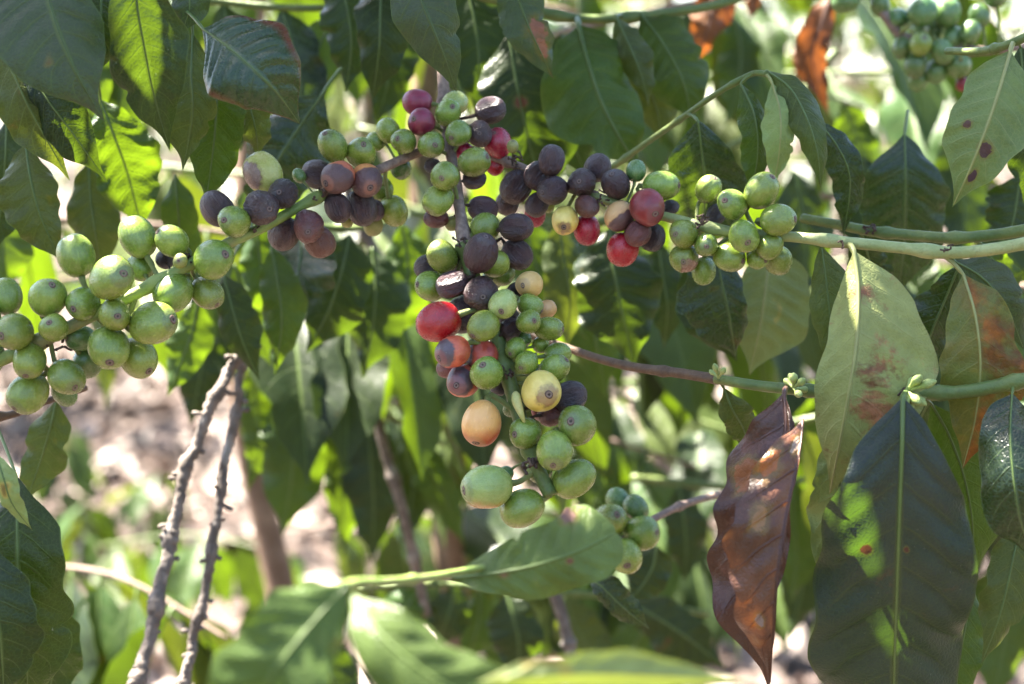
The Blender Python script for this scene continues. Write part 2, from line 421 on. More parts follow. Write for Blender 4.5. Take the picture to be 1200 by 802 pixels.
def thing(name, label, cat, loc, group=None):
    o = bpy.data.objects.new(name, None)
    COL.objects.link(o)
    o.location = tuple(loc)
    o.empty_display_size = 0.02
    o['label'] = label; o['category'] = cat
    if group: o['group'] = group
    return o


def wpos(o):
    p = np.array(o.location)
    while o.parent is not None:
        o = o.parent
        p = p + np.array(o.location)
    return p


def part(name, V, F, mat, parent, uv=None, origin=None, label=None, smooth=True):
    """child mesh from world-space vertices; parents are never rotated or scaled"""
    V = np.asarray(V, float)
    if origin is None: origin = V.mean(0)
    me = mk_mesh(name, V - origin, F, mat, uv, smooth)
    return add_obj(name, me, parent, tuple(np.asarray(origin) - wpos(parent)), label)


def spline(P, n):
    P = np.asarray(P, float)
    if len(P) == 2:
        t = np.linspace(0, 1, n)[:, None]
        return P[0] * (1 - t) + P[1] * t
    seg = np.linalg.norm(np.diff(P, axis=0), axis=1)
    T = np.concatenate([[0], np.cumsum(np.sqrt(seg))])
    M = np.zeros_like(P)
    for i in range(len(P)):
        a, b = max(i - 1, 0), min(i + 1, len(P) - 1)
        M[i] = (P[b] - P[a]) / (T[b] - T[a] + 1e-12)
    fine = np.linspace(0, T[-1], n * 6)
    k = np.clip(np.searchsorted(T, fine, side='right') - 1, 0, len(P) - 2)
    h = (T[k + 1] - T[k])[:, None]
    s = ((fine - T[k])[:, None]) / h
    h00 = 2 * s**3 - 3 * s**2 + 1; h10 = s**3 - 2 * s**2 + s; h01 = -2 * s**3 + 3 * s**2; h11 = s**3 - s**2
    Q = h00 * P[k] + h10 * h * M[k] + h01 * P[k + 1] + h11 * h * M[k + 1]
    L = np.concatenate([[0], np.cumsum(np.linalg.norm(np.diff(Q, axis=0), axis=1))])
    tt = np.linspace(0, L[-1], n)
    return np.stack([np.interp(tt, L, Q[:, j]) for j in range(3)], 1)


def tube(P, R, seg=12, bumps=0.0, seed=0, caps=True):
    P = np.asarray(P, float); n = len(P)
    R = np.broadcast_to(np.asarray(R, float), (n,)) if np.ndim(R) else np.full(n, float(R))
    T = np.gradient(P, axis=0)
    T /= np.linalg.norm(T, axis=1)[:, None] + 1e-12
    a = np.cross(T[0], [0.3, 0.9, 0.31]); a /= np.linalg.norm(a) + 1e-9
    V = np.zeros((n, seg, 3))
    rs = np.random.RandomState(seed)
    ang = np.arange(seg) / seg * 2 * math.pi
    for i in range(n):
        a = a - T[i] * (a @ T[i]); a /= np.linalg.norm(a) + 1e-9
        b = np.cross(T[i], a)
        r = R[i] * (1 + bumps * rs.uniform(-1, 1, seg))
        V[i] = P[i] + (np.cos(ang) * r)[:, None] * a + (np.sin(ang) * r)[:, None] * b
    F = []
    for i in range(n - 1):
        for j in range(seg):
            F.append((i * seg + j, i * seg + (j + 1) % seg, (i + 1) * seg + (j + 1) % seg, (i + 1) * seg + j))
    V = V.reshape(-1, 3)
    if caps:
        V = np.concatenate([V, [P[0] - T[0] * R[0] * 0.3, P[-1] + T[-1] * R[-1] * 0.3]])
        c0, c1 = n * seg, n * seg + 1
        for j in range(seg):
            F.append((c0, (j + 1) % seg, j))
            F.append((c1, (n - 1) * seg + j, (n - 1) * seg + (j + 1) % seg))
    return V, F


def join(parts):
    Vs, Fs, o = [], [], 0
    for V, F in parts:
        Vs.append(np.asarray(V)); Fs += [tuple(int(i) + o for i in f) for f in F]; o += len(V)
    return np.concatenate(Vs), Fs


PT = np.array([0, .02, .06, .12, .2, .3, .42, .55, .68, .78, .86, .92, .96, 1.0])
PW = np.array([.03, .11, .27, .52, .77, .93, 1.0, .97, .79, .54, .27, .12, .06, 0.0])


def leaf_grid(P, Lv, Rv, Nn, m, wave=0.09, nw=4.0, quilt=0.05, nv=9.0, curl=0.0, rs=None, prof=None, edge=0.085, lump=0.08):
    """P midrib points; Lv/Rv vectors from midrib to the left/right margin at full width; Nn upper-side normals"""
    n = len(P)
    rs = rs or nrs
    t = np.linspace(0, 1, n)
    p = np.interp(t, PT, PW) if prof is None else prof(t)
    V = []; UVs = []
    lk = [(rs.uniform(2.5, 9), rs.uniform(-3, 3), rs.uniform(0, 6.28), rs.uniform(.25, 1)) for _ in range(5)]
    h0, h1 = rs.uniform(0, 6.28, 2)
    bites = [(rs.uniform(.2, .85), rs.choice([-1, 1]), rs.uniform(.12, .3), rs.uniform(.012, .03)) for _ in range(rs.choice([0, 0, 1, 1, 2]))]
    s = np.linspace(-1, 1, 2 * m + 1)
    f0, f1 = rs.uniform(0, 6.28, 2)
    g0, g1 = rs.uniform(0, 6.28, 2)
    nw0, nw1 = nw * rs.uniform(.8, 1.2), nw * rs.uniform(.8, 1.2)
    for i in range(n):
        W = 0.5 * (np.linalg.norm(Lv[i]) + np.linalg.norm(Rv[i]))
        for q in s:
            a = abs(q)
            left = q < 0
            base = Lv[i] if left else Rv[i]
            ph, gh, k = (f0, g0, nw0) if left else (f1, g1, nw1)
            wid = p[i] * (1 + edge * (math.sin(gh + t[i] * k * 5.0) + .45 * math.sin(h0 + h1 * q + t[i] * k * 13)))
            for (bt, bs, bd, bw) in bites:
                if q * bs > 0: wid *= 1 - bd * math.exp(-((t[i] - bt) / bw) ** 2)
            ww = wave * W * a * a * (math.sin(ph + 6.28 * k * t[i]) + .4 * math.sin(h1 + 15.1 * k * t[i] + q)) * min(1, p[i] * 2)
            ww += lump * W * a * p[i] * sum(am * math.sin(ka * t[i] + kb * q + kc) for ka, kb, kc, am in lk)
            x = (t[i] - 0.16 * a**1.35) * nv
            fr = x - math.floor(x)
            qb = quilt * W * (math.sin(math.pi * fr) ** 0.7) * (a * (1 - a**2)) * 4.0 * p[i]
            cu = curl * W * a * a * p[i]
            V.append(P[i] + base * (a * wid) + Nn[i] * (ww + qb + cu))
            UVs.append((t[i], 0.5 + 0.5 * q))
    c = 2 * m + 1
    i0 = (np.arange(n - 1)[:, None] * c + np.arange(c - 1)[None]).ravel()
    F = np.stack([i0, i0 + 1, i0 + c + 1, i0 + c], 1)
    return np.array(V), F, np.array(UVs)


def make_leaf(parent, P, Lv, Rv, Nn, mat, m=8, rib='rib_green', ribr=0.0009, pet=None, label=None, wpet=None, **kw):
    V, F, uv = leaf_grid(P, Lv, Rv, Nn, m, **kw)
    lf = part('leaf', V, F, mat, parent, uv, origin=P[0], label=label)
    if rib:
        RP = P[:-1]
        rr = ribr * (1 - 0.72 * np.linspace(0, 1, len(RP)))
        if pet is not None:
            pt = spline([pet, (np.asarray(pet) + P[0]) / 2 + np.array([0, 0, 0.0006]), P[0]], 6)
            RP = np.concatenate([pt[:-1], RP]); rr = np.concatenate([np.full(5, ribr * 1.35), rr])
        V, F = tube(RP, rr, 6)
        part('midrib', V, F, rib, lf)
    return lf


def lf(parent, mid, wl, wr, mat, dl=0.25, dr=0.25, n=44, m=7, pet=None, rib='rib_green', wave=0.12, nw=3.0, quilt=0.06,
       face=1, label=None, ribw=3.0, **kw):
    """leaf laid out along photo points (x, y, distance); wl/wr seen half widths in photo pixels, dl/dr how much each half recedes"""
    P = spline([U(*q) for q in mid], n)
    px = np.array([PX(p) for p in P])
    tan = np.gradient(px[:, :2], axis=0)
    # smooth the tangent so margins stay even
    tan = np.stack([np.convolve(np.pad(tan[:, j], 4, 'edge'), np.ones(9) / 9, 'valid') for j in range(2)], 1)
    tan /= np.linalg.norm(tan, axis=1)[:, None] + 1e-9
    d = px[:, 2]
    Lv, Rv, Nn = [], [], []
    T3 = np.gradient(P, axis=0)
    for i in range(n):
        s = pxs(d[i])
        nx, ny = -tan[i, 1], tan[i, 0]
        im = RT * nx - UP * ny
        L = (im + FW * dl) * wl * s
        R = (-im + FW * dr) * wr * s
        Lv.append(L); Rv.append(R)
        N = np.cross(unit(T3[i]), unit(R - L) if np.linalg.norm(R - L) > 1e-6 else im)
        if N @ FW > 0: N = -N
        Nn.append(unit(N) * face)
    dm = float(d.mean())
    return make_leaf(parent, P, np.array(Lv), np.array(Rv), np.array(Nn), mat, m=m, rib=rib,
                     ribr=ribw * 0.5 * pxs(dm), pet=None if pet is None else U(*pet), wave=wave * 1.45, nw=nw, quilt=quilt, label=label, **kw)


def leaf3(parent, base, dirv, nrm, length, width, mat, droop=0.35, n=14, m=3, pet=None, rib='rib_green', rs=None, fold=0.25, **kw):
    rs = rs or nrs
    d = unit(dirv); nrm = unit(np.asarray(nrm) - d * (np.asarray(nrm) @ d))
    P = [np.asarray(base, float)]
    st = length / (n - 1)
    cur = d.copy()
    nn = []
    side = np.cross(d, nrm)
    for i in range(n):
        nn.append(unit(np.cross(side, cur)))
        if i < n - 1:
            P.append(P[-1] + cur * st)
        cur = unit(cur + np.array([0, 0, -1]) * droop * 2.0 / n)
    P = np.array(P); nn = np.array(nn)
    Lv = np.array([(-side + fold * nn[i]) * width * 0.5 for i in range(n)])
    Rv = np.array([(side + fold * nn[i]) * width * 0.5 for i in range(n)])
    return make_leaf(parent, P, Lv, Rv, nn, mat, m=m, rib=rib, ribr=0.0009, pet=pet, wave=0.10, nw=3, quilt=0.05, rs=rs, **kw)


def stem(parent, pts, r0, r1, mat, nodes=(), seg=12, n=70, name='stem', bumps=0.03, label=None, swell=0.45, jit=0.0):
    """pts photo points; radii in photo pixels; nodes: fractions that swell"""
    P = spline([U(*q) for q in pts], n)
    d = np.array([PX(p)[2] for p in P])
    if jit:
        jr = np.random.RandomState(int(pts[0][0]) + 7)
        js = jr.normal(size=(n, 3)); js = sum(np.stack([np.convolve(np.pad(js[:, j], w, 'edge'), np.ones(2 * w + 1) / (2 * w + 1), 'valid') for j in range(3)], 1) * w ** .5 for w in (2, 5))
        P = P + js * jit * pxs(d.mean())
    t = np.linspace(0, 1, n)
    R = (r0 + (r1 - r0) * t) * pxs(d.mean())
    for k in nodes:
        R = R * (1 + swell * np.exp(-((t - k) / 0.022) ** 2))
    V, F = tube(P, R, seg, bumps, seed=int(abs(pts[0][0]) + abs(pts[0][1])))
    part(name, V, F, mat, parent, label=label)
    return P


def remnants(parent, x, y, d, spread, k, mat='remnant', size=5.0, name='dried_flower_stalks', seed=0):
    """a tuft of short dry pegs at a node"""
    rs = np.random.RandomState(seed + int(x))
    L = []
    c = U(x, y, d)
    s = pxs(d)
    for i in range(k):
        o = c + (RT * rs.uniform(-1, 1) + UP * rs.uniform(-1, 1) + FW * rs.uniform(-1, 1)) * spread * s
        dr = unit(rs.normal(size=3)) * size * s * rs.uniform(.7, 1.6)
        P = spline([o - dr * 0.4, o, o + dr * 0.5 + rs.normal(size=3) * s, o + dr], 6)
        L.append(tube(P, np.array([1.2, 1.0, .8, .9, 1.3, .9]) * size * 0.26 * s, 6, 0.2, i))
    V, F = join(L)
    return part(name, V, F, mat, parent)


def buds(parent, x, y, d, items, name='flower_buds'):
    s = pxs(d)
    L = []
    c = U(x, y, d)
    for (bx, by, r, dd) in items:
        e = U(bx, by, d + dd)
        ax = e - c
        P = spline([c, c + ax * 0.5, e, e + unit(ax) * r * 1.4 * s], 14)
        R = np.array([.45, .4, .4, .4, .42, .5, .62, .8, .95, 1.05, 1.0, .85, .6, .25]) * r * s
        L.append(tube(P, R, 10))
    V, F = join(L)
    return part(name, V, F, 'bud', parent)


# ------------------------------------------------------------------ cherries
CH_MESH = {}


def cherry_mesh(kind, var, el):
    key = (kind, var, el)
    if key in CH_MESH: return CH_MESH[key]
    nu, nv_ = 40, 26
    rs = np.random.RandomState(var * 7 + 3)
    V = []
    th = np.linspace(0, math.pi, nv_)
    k1, k2, k3 = rs.uniform(0, 6.28, 3)
    wr = kind in DARK
    for i in range(nv_):
        for j in range(nu):
            ph = j / nu * 2 * math.pi
            r = 1.0
            r *= 1 + 0.026 * math.sin(2 * ph + k1) * math.sin(th[i]) + 0.024 * math.sin(3 * ph + k2) * math.sin(th[i]) ** 2
            r *= 1 + 0.022 * math.cos(2 * th[i] + k3) - (0.05 + .02 * (var % 3)) * math.exp(-((ph - k2) ** 2 + (th[i] - 1.4 - .3 * math.sin(k1)) ** 2) / .28)
            g = math.exp(-(math.sin(ph) / 0.10) ** 2) * math.sin(th[i]) ** 1.5          # seam between the two beans
            r *= 1 - 0.016 * g * (2.0 if wr else 1.0)
            if wr:
                r *= 1 + (0.022 * math.sin(9 * ph + 2.0 * math.sin(3 * th[i] + k1)) * math.sin(5 * th[i] + k2) + 0.018 * math.sin(14 * ph + k3 + 3 * th[i])) * math.sin(th[i]) ** 2 * (0.35 + 0.5 * (var % 3))
            z = math.cos(th[i]) * el
            # flattened ends
            z = el * (abs(z / el) ** 1.0) * (1 - 0.05 * abs(math.cos(th[i])) ** 8) * (1 if z >= 0 else -1)
            V.append((r * math.sin(th[i]) * math.cos(ph), r * math.sin(th[i]) * math.sin(ph) * (0.925 + 0.015 * (var % 4)), r * z))
    F = []
    for i in range(nv_ - 1):
        for j in range(nu):
            F.append((i * nu + j, (i + 1) * nu + j, (i + 1) * nu + (j + 1) % nu, i * nu + (j + 1) % nu))
    V = np.array(V)
    me = mk_mesh('cherry', V, np.array(F), 'cherry_' + kind)
    CH_MESH[key] = (me, float(V[:nu, 2].mean()))
    return CH_MESH[key]


SC_MESH = {}


def scar_mesh(kind, var, top):
    key = (kind, var, round(top, 3))
    if key in SC_MESH: return SC_MESH[key]
    rr = [0.0, 0.03, 0.055, 0.075, 0.10, 0.13, 0.155, 0.175, 0.20, 0.215]
    zz = [0.008, 0.010, -0.006, -0.006, 0.020, 0.024, 0.014, 0.012, 0.002, -0.03]
    nu = 24
    rs = np.random.RandomState(var)
    V = []
    jit = 1 + 0.10 * np.sin(np.arange(nu) / nu * 6.28 * 2 + var) + rs.uniform(-.05, .05, nu)
    for a, z in zip(rr, zz):
        for j in range(nu):
            p = j / nu * 6.2832
            b = a * jit[j]
            V.append((b * math.cos(p), b * math.sin(p), top + z + 0.004 - (b * b) * 0.5))
    F = []
    for i in range(len(rr) - 1):
        for j in range(nu):
            F.append((i * nu + j, (i + 1) * nu + j, (i + 1) * nu + (j + 1) % nu, i * nu + (j + 1) % nu))
    SC_MESH[key] = mk_mesh('scar', V, np.array(F), 'scar_dark' if kind in DARK or kind in 'wx' else 'scar_brown')
    return SC_MESH[key]


CH_LABEL = {'r': 'glossy ripe red coffee cherry', 'm': 'purplish red ripe coffee cherry', 'y': 'yellow coffee cherry with a brown scar',
            'o': 'pale orange coffee cherry', 'a': 'orange coffee cherry blushing red below', 'x': 'red coffee cherry with a sunken black patch',
            'w': 'dark brown coffee cherry with an orange rim', 'h': 'pale orange coffee cherry, dark brown below',
            'b': 'green coffee cherry with a brown patch', 'u': 'yellowish green coffee cherry with a brown blotch',
            'v': 'green coffee cherry with an orange underside', 'd': 'dried purplish brown coffee cherry',
            'D': 'dried reddish brown coffee cherry', 'k': 'dried blackish coffee cherry'}


def cherries(parent, table, base_d, stemP, layer_gap=0.0085, stalk_mat='stalk'):
    rows = []
    for ln in table.strip().splitlines():
        w = ln.split()
        if not w or w[0].startswith('#'): continue
        x, y, rx, ry = map(float, w[:4])
        typ = w[4]; layer = float(w[5])
        sc = None if len(w) < 8 or w[6] == '-' else (float(w[6]), float(w[7]))
        bd = base_d(x, y) if callable(base_d) else base_d
        rows.append([x, y, rx, ry, typ, layer, sc, bd + layer * layer_gap])
    n = len(rows)
    X = np.array([[r[0], r[1]] for r in rows]); R = np.array([1.07 * math.sqrt(r[2] * r[3]) for r in rows])
    dep = np.array([r[7] for r in rows])
    for it in range(60):                         # push interpenetrating cherries apart in depth
        mv = np.zeros(n)
        for i in range(n):
            for j in range(i + 1, n):
                s = pxs(dep[i])
                dx = np.hypot(*(X[i] - X[j])) * s
                rr = (R[i] + R[j]) * s * 0.96
                if dx >= rr: continue
                need = math.sqrt(rr * rr - dx * dx)
                dd = dep[j] - dep[i]
                if abs(dd) < need:
                    sg = 1.0 if dd > 0 or (dd == 0 and rows[j][5] >= rows[i][5]) else -1.0
                    p = (need - abs(dd)) * 0.25
                    mv[i] -= sg * p; mv[j] += sg * p
        dep += np.clip(mv, -0.002, 0.002)
    for i, (x, y, rx, ry, typ, layer, sc, _) in enumerate(rows):
        d = dep[i]
        c = U(x, y, d)
        k = int(np.argmin(np.linalg.norm(stemP - c, axis=1)))
        sp = stemP[k]
        rs = np.random.RandomState(int(x * 7 + y * 3))
        if sc is not None:
            sx, sy = sc
            q = math.hypot(sx, sy)
            if q > 0.97: sx, sy, q = sx / q * .97, sy / q * .97, .97
            ax = RT * sx - UP * sy - FW * math.sqrt(max(0.0, 1 - q * q))
        else:
            ax = unit(c - sp + rs.normal(size=3) * 0.002)
            f = ax @ FW
            if f < 0.06: ax = unit(ax + FW * (0.08 - f))
        ax = unit(ax)
        rad = 1.09 * math.sqrt(rx * ry) * pxs(d)
        foresh = math.sqrt(max(0, 1 - (ax @ FW) ** 2))
        el = (1.08, 1.14, 1.20)[rs.randint(3)]
        if max(rx, ry) / min(rx, ry) > 1.16 and foresh > 0.5: el = 1.25
        rad /= 1 + (el - 1) * 0.5 * foresh
        down = -UP
        xl = unit(down - ax * (down @ ax)) if abs(down @ ax) < 0.97 else unit(RT - ax * (RT @ ax))
        if typ in 'gGpdDk':
            xl = unit(np.cross(ax, rs.normal(size=3)))
        yl = np.cross(ax, xl)
        M = Matrix(((xl[0], yl[0], ax[0]), (xl[1], yl[1], ax[1]), (xl[2], yl[2], ax[2])))
        var = rs.randint(0, 5)
        me, top = cherry_mesh(typ, var, el)
        o = add_obj('cherry', me, parent, tuple(c - wpos(parent)), CH_LABEL.get(typ))
        o.rotation_mode = 'QUATERNION'
        o.rotation_quaternion = M.to_quaternion()
        o.scale = (rad,) * 3
        add_obj('scar', scar_mesh(typ, var, top), o)
        # stalk in the cherry's own space, from its base to the stem
        loc = np.array(M.transposed() @ Vector(sp - c)) / rad
        ln = np.linalg.norm(loc - np.array([0, 0, -top]))
        if ln > 3.4:
            loc = np.array([0, 0, -top]) + (loc - np.array([0, 0, -top])) * (3.4 / ln)
        P = spline([(0, 0, -top * 0.96), (0, 0, -top - min(0.5, ln * 0.3)), tuple(loc)], 8)
        V, F = tube(P, np.array([.19, .16, .14, .13, .13, .135, .15, .17]) * (0.8 if typ in DARK else 1), 7, 0.08, i)
        add_obj('stalk', mk_mesh('stalk', V, F, 'remnant' if typ in DARK else stalk_mat), o)



# ================================================================== THE PLACE
# ------------------------------------------------------------------ ground and litter
def build_ground():
    n = 140
    xs = np.sinh(np.linspace(-4.2, 4.2, n)) * 1.1
    ys = np.sinh(np.linspace(-3.0, 4.6, n)) * 0.9
    X, Y = np.meshgrid(xs, ys)
    Z = 0.018 * np.sin(X * 3.1 + 1.3 * np.sin(Y * 2.3)) + 0.015 * np.sin(Y * 4.7 + X * 1.7) + nrs.uniform(-.006, .006, X.shape)
    V = np.stack([X, Y, Z], -1).reshape(-1, 3)
    i0 = (np.arange(n - 1)[:, None] * n + np.arange(n - 1)[None]).ravel()
    F = np.stack([i0, i0 + 1, i0 + n + 1, i0 + n], 1)
    MATS['soil'] = ground_mat()
    o = add_obj('ground', mk_mesh('ground', V, F, 'soil'))
    o['kind'] = 'structure'
    o['label'] = 'dry sunlit pinkish brown soil under the coffee bushes'


def build_litter():
    MATS['litter'] = litter_mat()
    rs = np.random.RandomState(3)
    Vs, Fs = [], []
    o = 0
    for i in range(9000):
        y = 1.2 + 10 * rs.rand() ** 1.5
        x = rs.uniform(-1, 1) * (0.9 + 0.42 * y)
        L = rs.uniform(.03, .13); w = L * rs.uniform(.25, .48)
        a = rs.uniform(0, 6.28); tx, ty = rs.normal(0, .5, 2)
        t = np.linspace(0, 1, 5)
        p = np.array([.05, .8, 1, .75, 0.02]) * w * .5
        cu = rs.uniform(-.9, 1.1)
        rows = []; hz = rs.uniform(0, .05)
        for k in range(5):
            for s in (-1, 0, 1):
                lx = (t[k] - .5) * L; ly = s * p[k]
                lz = abs(s) * p[k] * rs.uniform(.1, 1.1) + cu * L * (t[k] - .5) ** 2 * 2 + 0.012
                lz += lx * tx + ly * ty
                rows.append((x + lx * math.cos(a) - ly * math.sin(a), y + lx * math.sin(a) + ly * math.cos(a), max(lz, 0.004) + hz))
        Vs += rows
        for k in range(4):
            for s in range(2):
                b = o + k * 3 + s
                Fs.append((b, b + 1, b + 4, b + 3))
        o += 15
    ob = add_obj('leaf_litter', mk_mesh('leaf_litter', np.array(Vs), np.array(Fs), 'litter'))
    ob['kind'] = 'stuff'
    ob['label'] = 'dry fallen leaves scattered over the sunlit soil'
    ob['category'] = 'leaf litter'


build_ground()
build_litter()

# ------------------------------------------------------------------ background coffee bushes
def bush(x, y, h, spread, label, seed, low=0.35, trunk_r=0.022, lean=0.0, dens=1.0, mat='leaf_bush', leafy_from=None):
    rs = np.random.RandomState(seed)
    root = thing('coffee_bush', label, 'coffee bush', (x, y, 0), 'coffee bushes growing behind the branches')
    tp = spline([(x, y, -0.02), (x + lean * .3, y + .02, h * .4), (x + lean * .7, y - .02, h * .75), (x + lean, y, h)], 24)
    V, F = tube(tp, np.linspace(trunk_r, trunk_r * .3, 24), 10, .08, seed)
    part('trunk', V, F, 'trunk_bark', root)
    BV, BF = [], []
    LV, LF, LU = [], [], []
    o = 0
    nlev = int((h - low) / 0.085)
    for k in range(nlev):
        z = low + (h - low) * (k + rs.uniform(-.3, .3)) / nlev
        f = (z - low) / (h - low)
        i = min(23, int(z / h * 23))
        b = tp[i]
        L = spread * (0.55 + 0.6 * math.sin(math.pi * min(1, 0.25 + f * .75))) * rs.uniform(.8, 1.1)
        for sgn in (0, math.pi):
            az = k * 1.35 + sgn + rs.uniform(-.35, .35)
            dh = np.array([math.cos(az), math.sin(az), 0])
            P = spline([b, b + dh * L * .5 + np.array([0, 0, .05 * L]), b + dh * L + np.array([0, 0, -.22 * L])], 10)
            V, F = tube(P, np.linspace(.0045, .0018, 10), 5)
            BV.append((V, F))
            nl = int(L / 0.052 * dens)
            for q in range(nl):
                u = (q + .6) / nl
                j = min(8, int(u * 9)); bp = P[j] + (P[j + 1] - P[j]) * (u * 9 - j)
                tg = unit(P[min(9, j + 1)] - P[j])
                sd = np.cross(tg, [0, 0, 1]); sd = unit(sd)
                for s2 in (-1, 1):
                    if rs.rand() < 0.12: continue
                    d = unit(sd * s2 * rs.uniform(.5, 1) + tg * rs.uniform(.1, .7) + np.array([0, 0, -1]) * rs.uniform(.05, .9))
                    nn = unit(np.array([0, 0, 1.0]) + rs.normal(0, .35, 3))
                    nn = unit(nn - d * (nn @ d))
                    ll = rs.uniform(.085, .15); w = ll * rs.uniform(.34, .46)
                    side = np.cross(d, nn)
                    t = np.linspace(0, 1, 7)
                    pw = np.interp(t, PT, PW) * w * .5
                    cur = d.copy(); c = bp + d * .008
                    dro = rs.uniform(.1, .7)
                    fold = rs.uniform(.1, .5)
                    for a in range(7):
                        n2 = np.cross(side, cur)
                        for s in (-1, 0, 1):
                            LV.append(c + side * (s * pw[a]) + n2 * (fold * abs(s) * pw[a] + .08 * w * s * math.sin(a * 1.7 + q)))
                            LU.append((t[a], .5 + .5 * s))
                        c = c + cur * ll / 6
                        cur = unit(cur + np.array([0, 0, -dro / 6 * 1.6]))
                    for a in range(6):
                        for s in range(2):
                            e = o + a * 3 + s
                            LF.append((e, e + 1, e + 4, e + 3))
                    o += 21
    V, F = join(BV)
    part('branches', V, F, 'woody', root)
    part('foliage', np.array(LV), np.array(LF), mat, root, np.array(LU))
    return root


BUSHES = [
    # x, y, height, spread, low, label
    (-1.75, 3.5, 1.75, .55, .52, 'blurred coffee bush at the far left, over the bright litter', 21),
    (-0.28, 3.35, 1.90, .60, .60, 'blurred coffee bush behind the dark run of cherries, left of the thin trunks', 22),
    (0.30, 3.3, 1.95, .58, .80, 'blurred coffee bush behind the ripe red cherries, sunlit along its top', 23),
    (1.40, 2.60, 1.80, .60, .55, 'blurred dark coffee bush behind the large leaves at the right', 24),
    (0.85, 4.6, 2.0, .65, .75, 'small distant coffee bush seen past the brown hanging leaf', 25),
    (-0.85, 6.0, 2.0, .65, .60, 'small distant coffee bush seen past the two bare twigs', 26),
    (0.05, 6.0, 2.1, .70, .75, 'small distant coffee bush straight behind the hanging cherry cluster', 27),
    (1.9, 4.2, 2.0, .65, .50, 'distant coffee bush at the right edge, behind the dark leaves', 28),
    (-2.0, 5.0, 2.0, .70, .50, 'distant coffee bush at the left edge, behind the green cherries', 29),
]
for (x, y, h, sp, low, lab, sd) in BUSHES:
    bush(x, y, h, sp, lab, sd, low=low, dens=.75)
for i, (x, y) in enumerate([(-3.2, 7.2), (-1.6, 7.6), (1.2, 7.0), (2.9, 7.4), (4.6, 8), (-4.8, 8.2)]):
    bush(x, y, 2.1, .75, 'far blurred coffee bush in the last row, a soft green mass', 40 + i, low=.45, dens=.55)

for i, (x, y) in enumerate([(-1.75, -.55), (-1.05, -1.2), (-.35, -1.3), (.35, -1.3), (1.05, -1.2), (1.75, -.55), (-1.75, .35), (1.75, .5)]):  # unseen bushes added behind and beside the camera to block sky and ground bounce
    bush(x, y, 1.45 if abs(x) < 1.2 else 2.2, .48, 'leafy coffee bush added out of view to cut sky and bounce light', 60 + i, low=.25, dens=1.0)

# ------------------------------------------------------------------ thin trunks in the middle distance
def trunk_thing(pts, r0, r1, label, name='coffee_tree', mat='trunk_bark', snags=True):
    base = U(*pts[0])
    root = thing(name, label, 'tree', base)
    stem(root, pts, r0, r1, mat, (.3, .62), 14, 50, 'bark_stem', .08, swell=.12)
    return root


tr = trunk_thing([(552, 1500, 1.25), (535, 800, 1.25), (520, 560, 1.22), (505, 380, 1.2), (495, 200, 1.2), (500, 20, 1.2), (500, -250, 1.2)], 24, 13,
                 'blurred brown coffee trunk rising behind the hanging cherry cluster')
tr = trunk_thing([(372, 1500, 1.55), (338, 760, 1.5), (318, 640, 1.5), (292, 520, 1.5), (282, 380, 1.5), (290, 150, 1.5), (300, -150, 1.5)], 22, 12,
                 'blurred tan leaning trunk behind the two bare twigs')

